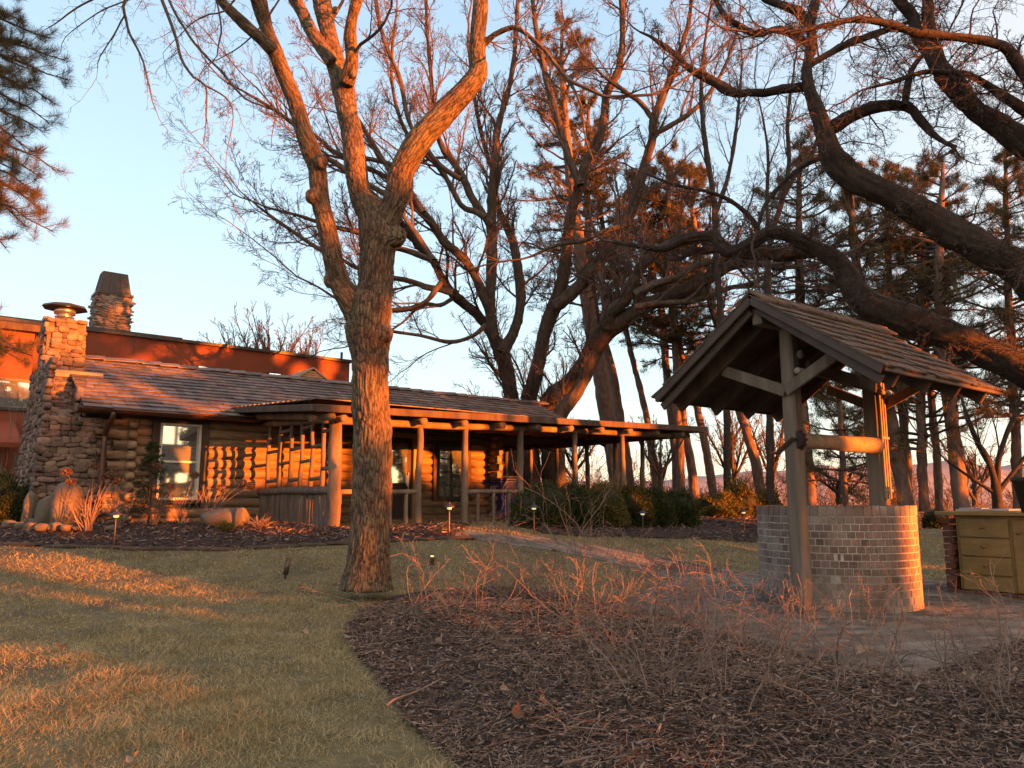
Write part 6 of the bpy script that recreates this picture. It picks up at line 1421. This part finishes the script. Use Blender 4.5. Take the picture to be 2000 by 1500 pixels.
# fallen twigs and logs on the bed
for k, (pts, rr, lab) in enumerate((
    ([(1445, 1422), (1475, 1445), (1530, 1460), (1560, 1470), (1600, 1468), (1640, 1485)], .006, 'crooked orange twig lying at the bottom of the bed'), ([(1725, 1294), (1760, 1300), (1795, 1303)], .007, 'short orange-lit stick on the edge of the patio'),
    ([(1770, 1246), (1800, 1256), (1855, 1272)], .008, 'pale stick lying on the patio bricks'), ([(1930, 1240), (1960, 1250), (2010, 1262)], .008, 'pale stick on the patio at the right edge'), ([(1395, 1460), (1470, 1430), (1560, 1370), (1700, 1330)], .007, 'long leaning twig across the lower bed'),
    ([(1100, 1490), (1160, 1480), (1240, 1478)], .006, 'thin grey twig at the bottom edge of the bed'), ([(755, 1378), (800, 1355), (860, 1330)], .005, 'pale thin twig beside the lawn edge'))):
    P = np.array([gpx(*q, lift=.1) for q in pts]); P, R = resample(P, [rr * (1.1 - .5 * i / len(P)) for i in range(len(P))], .03); P = P + np.stack([vn(P, 9, 1), vn(P, 9, 2), vn(P, 9, 3)], 1) * .01
    if k in (2, 3, 1): P[:, 2] = gz(P[:, 0], P[:, 1]) + .02
    V, F = tube1(P, R, 7); mb = MB().add(V, F); tag(mb.build('fallen_twig', m_stem, smooth=True), lab, 'twig')
mb = MB(); a = gpx(1110, 1478, .08); c = gpx(1150, 1500, .08); mb.add(*pole(a, c, .014, .012, 8, 5, .004, .004)); tag(mb.build('fallen_stick', m_oak), 'dark broken stick at the bottom edge of the bed', 'stick')
# dead leaves: one lobed curled leaf, copied
n = 22; th = np.linspace(0, 2 * pi, n, endpoint=False); rr = (.55 + .45 * np.abs(np.cos(th * 2.5))) * (1 - .15 * np.cos(th))
V = [(0, 0, 0)]
for k in (.5, 1.): V += [(k * q * cos(a) * .05, k * q * sin(a) * .038, .022 * k * k * sin(a * 2 + 1) + .012 * k) for a, q in zip(th, rr)]
k_ = np.arange(n); F = [np.stack([np.zeros(n, int), 1 + k_, 1 + (k_ + 1) % n], 1), np.stack([1 + k_, 1 + n + k_, 1 + n + (k_ + 1) % n, 1 + (k_ + 1) % n], 1)]
m_dead = [island_mat('dead_leaf_tan', [(.3, .2, .13), (.42, .31, .22)], trans=.2), island_mat('dead_leaf_brown', [(.14, .07, .04), (.2, .1, .06)], trans=.2)]
lf0 = mesh_obj('dead_leaf', np.array(V), F, m_dead[0], smooth=True); lf1 = mesh_obj('dead_leaf', np.array(V), F, m_dead[1], smooth=True)
r = rng(31); spots = [(593, 1240, 0, .012, 'pale curled dead leaf lying alone on the lawn'), (120, 1266, 1, .02, 'reddish dead leaf on the lawn at the far left'), (655, 1142, 0, .01, 'small pale dead leaf beside the big trunk base'), (258, 1488, 0, .02, 'dead leaf on the lawn at the bottom edge')]
spots += [(x, y, c_, .1, None) for x, y, c_ in ((930, 1268, 0), (932, 1282, 0), (946, 1296, 0), (962, 1290, 0), (1120, 1298, 0), (1095, 1300, 1), (1045, 1252, 1), (1225, 1270, 0), (1150, 1355, 1), (1210, 1300, 1), (1240, 1272, 0), (1538, 1370, 0), (1640, 1358, 0), (1622, 1366, 0), (1690, 1418, 0), (1570, 1330, 0), (1908, 1322, 0), (1895, 1326, 0), (1990, 1316, 0), (1684, 1280, 0), (1490, 1295, 0), (1265, 1226, 0), (1245, 1228, 1), (1424, 1362, 1), (1130, 1250, 1), (860, 1262, 0), (1800, 1380, 1), (1750, 1470, 0), (1330, 1330, 0), (1015, 1400, 1), (985, 1350, 0), (1555, 1415, 1), (1390, 1300, 0), (1060, 1230, 0), (1860, 1360, 1))]
for k, (x, y, c_, lf, lab) in enumerate(spots):
    p = gpx(x, y, lf); o = (lf0, lf1)[c_] if k in (0, 1) else (lf0, lf1)[c_].copy()
    if k > 1: COL.objects.link(o)
    o.location = Vector(p + ZU * .012); o.rotation_euler = (r.normal(0, .45), r.normal(0, .45), r.uniform(0, 6.3)); s = r.uniform(.6, 1.05); o.scale = (s, s, s)
    if lab: tag(o, lab, 'leaf')
    else: tag(o, 'curled tan dead leaf caught in the foreground shrub bed' if c_ == 0 else 'curled dark brown dead leaf caught in the foreground shrub bed', 'leaf', 'tan leaves in the bed' if c_ == 0 else 'brown leaves in the bed')
# ---------------------------------------------------------------- brush along the edge of the slope
def brush(label, n, x0, x1, y0, y1, h0, h1, seed, mat, minr):
    r = rng(seed); x = r.uniform(x0, x1, n); y = r.uniform(y0, y1, n); m = 5; b = np.repeat(np.stack([x, y, gz(x, y)], 1), m, 0); N_b = n * m
    P, R = grow(b, np.stack([r.normal(0, .35, N_b), r.normal(0, .35, N_b), np.ones(N_b)], 1), r.uniform(h0, h1, N_b), np.full(N_b, .02), 6, .14, .03, r); mb = MB(); mb.add(*tubes(P, np.maximum(R, minr), 3))
    p, d, l, rr = kids(P, R, 5, .2, .6, .45, .6, r); P2, R2 = grow(p, d, l, rr, 4, .2, .03, r); mb.add(*tubes(P2, np.full(R2.shape, minr), 3))
    p, d, l, rr = kids(P2, R2, 3, .2, .6, .5, .6, r); P2, R2 = grow(p, d, l, rr, 3, .2, .03, r); mb.add(*tubes(P2, np.full(R2.shape, minr * .9), 3))
    o = mb.build('undergrowth', mat); o['kind'] = 'stuff'; tag(o, label, 'undergrowth')
m_pink = M('pink_brush', (.10, .065, .052), (.18, .12, .095), bump=0, isl=.3)
brush('low tangled bare brush along the far edge behind the hedge and well', 380, -4, 34, 27, 45, .4, 1.2, 1, m_pink, .007)
brush('belt of bare woodland thicket on the slope behind the cabin', 190, -6, 46, 46, 66, 1.5, 4.2, 2, m_twig, .014)

# ---------------------------------------------------------------- added foliage belt toward the sun, unseen, shaped to throw the broken shade
sh_ = np.array([SUNV[0], SUNV[1], 0]) / cos(SUN_EL); pp = np.array([-sh_[1], sh_[0], 0]); TB = 32.0
def lit(s, h):
    """gaps shaped into the belt where sun should pass, across (s) and up (h)"""
    P = np.stack([s, h, s * 0], -1); nz = fbm(P, 1.1, 71, 3); n2 = fbm(P, 3.0, 15, 2); L_ = np.zeros(s.shape, bool)
    def gap(s0, s1, h0, h1, e=.12):
        return (s > s0 + e * n2) & (s < s1 + e * n2) & (h > h0 + e * nz) & (h < h1 + e * nz)
    L_ |= gap(5.1, 6.0, 2.5, 3.1, .1) | gap(4.9, 5.7, 2.4, 2.8, .1)                   # streaks on the lawn
    L_ |= gap(1.5, 3.0, 2.24, 2.7, .1) | gap(4.45, 4.75, 2.3, 2.75, .1)
    L_ |= gap(5.9, 6.6, 4.0, 4.7, .1) | gap(6.2, 6.6, 5.0, 5.6, .1)    # trunk patches
    L_ |= gap(6.6, 7.45, 6.2, 7.6, .08)                 # chimney top
    L_ |= gap(8.15, 9.2, 3.75, 4.3, .1) | gap(6.2, 7.0, 3.3, 3.95, .1)
    L_ |= gap(9.55, 17.3, 4.3, 5.9, .12)                # cabin wall, porch
    L_ |= gap(8.3, 8.85, 2.0, 3.4, .03) | gap(8.3, 8.78, 3.4, 3.95, .05) | gap(8.88, 9.6, 3.0, 4.9, .05) | gap(9.8, 10.35, 3.1, 5.0, .05)
    L_ |= gap(9.9, 11.6, 2.8, 3.2, .12) | gap(11.0, 11.9, 2.3, 2.6, .12) | gap(13.9, 15.2, 2.1, 2.5, .15) | gap(13.9, 14.9, 3.1, 3.6, .1) | gap(18.3, 21.8, 2.5, 3.9, .25)
    L_ |= gap(3.5, 5.6, 3.5, 7.3, .3)                   # open sky seen back in the tall window
    L_ |= gap(7.7, 9.7, 5.85, 6.65, .25)                # near part of the roof
    L_ |= (h > 6.85) & (s < 11.5) & (nz + .5 * n2 > np.where(s < 5.0, .9, -.75))
    L_ |= (h > 8.3) & (s >= 11.5) & (s < 20.5) & (nz > .42)
    L_ |= (s > 20.5) & (h > 2.6) & (nz > .3)
    L_ |= (h > 11.0) & (s < 11.5) & (nz > -.3)
    L_ |= (h < 6.9) & (h > 3.4) & (nz > .95)
    return L_
def shade_tree(label, s0, s1, top, seed):
    r = rng(seed); n = int((s1 - s0) * top * 330); s = r.uniform(s0 - .2, s1 + .2, n); h = r.uniform(-.1, top, n); d = r.uniform(-1.0, 1.0, n)
    keep = ~lit(s, h); edge = top - 1.5 * np.abs((s - (s0 + s1) / 2) / (s1 - s0)) * 2; keep &= h < edge
    s, h, d = s[keep], h[keep], d[keep]; C = sh_ * (TB + d)[:, None] + pp * s[:, None] + ZU * (h + d * tan(SUN_EL))[:, None]
    b = sh_ * TB + pp * (s0 + s1) / 2; t = thing('shade_screen', label, 'evergreen', b, 'added foliage screens toward the sun')
    mb = MB(); mb.add(*pole(b, b + ZU * top * .8, .2, .05, 10, 10, .1, .02, seed)); part(mb, 'trunk', m_pbark, t, True)
    mb = MB(); leaves(mb, C, .26, r, None, .8); part(mb, 'crown', m_leafdk, t)
e_ = [-9, -5, -1, 3, 7, 11, 15, 20, 26, 33]
for k in range(9): shade_tree(['added evergreen foliage screen farthest behind the camera', 'second added evergreen foliage screen behind the camera', 'added evergreen foliage screen shading the near lawn', 'added evergreen foliage screen shading the big trunk', 'added evergreen foliage screen shading the well', 'added evergreen foliage screen shading the path', 'added evergreen foliage screen shading the hedge', 'added evergreen foliage screen shading the junipers', 'added evergreen foliage screen shading the right-hand pines'][k], e_[k], e_[k + 1], (12, 12, 13, 13, 14, 16.5, 17, 17, 13)[k], 800 + k)
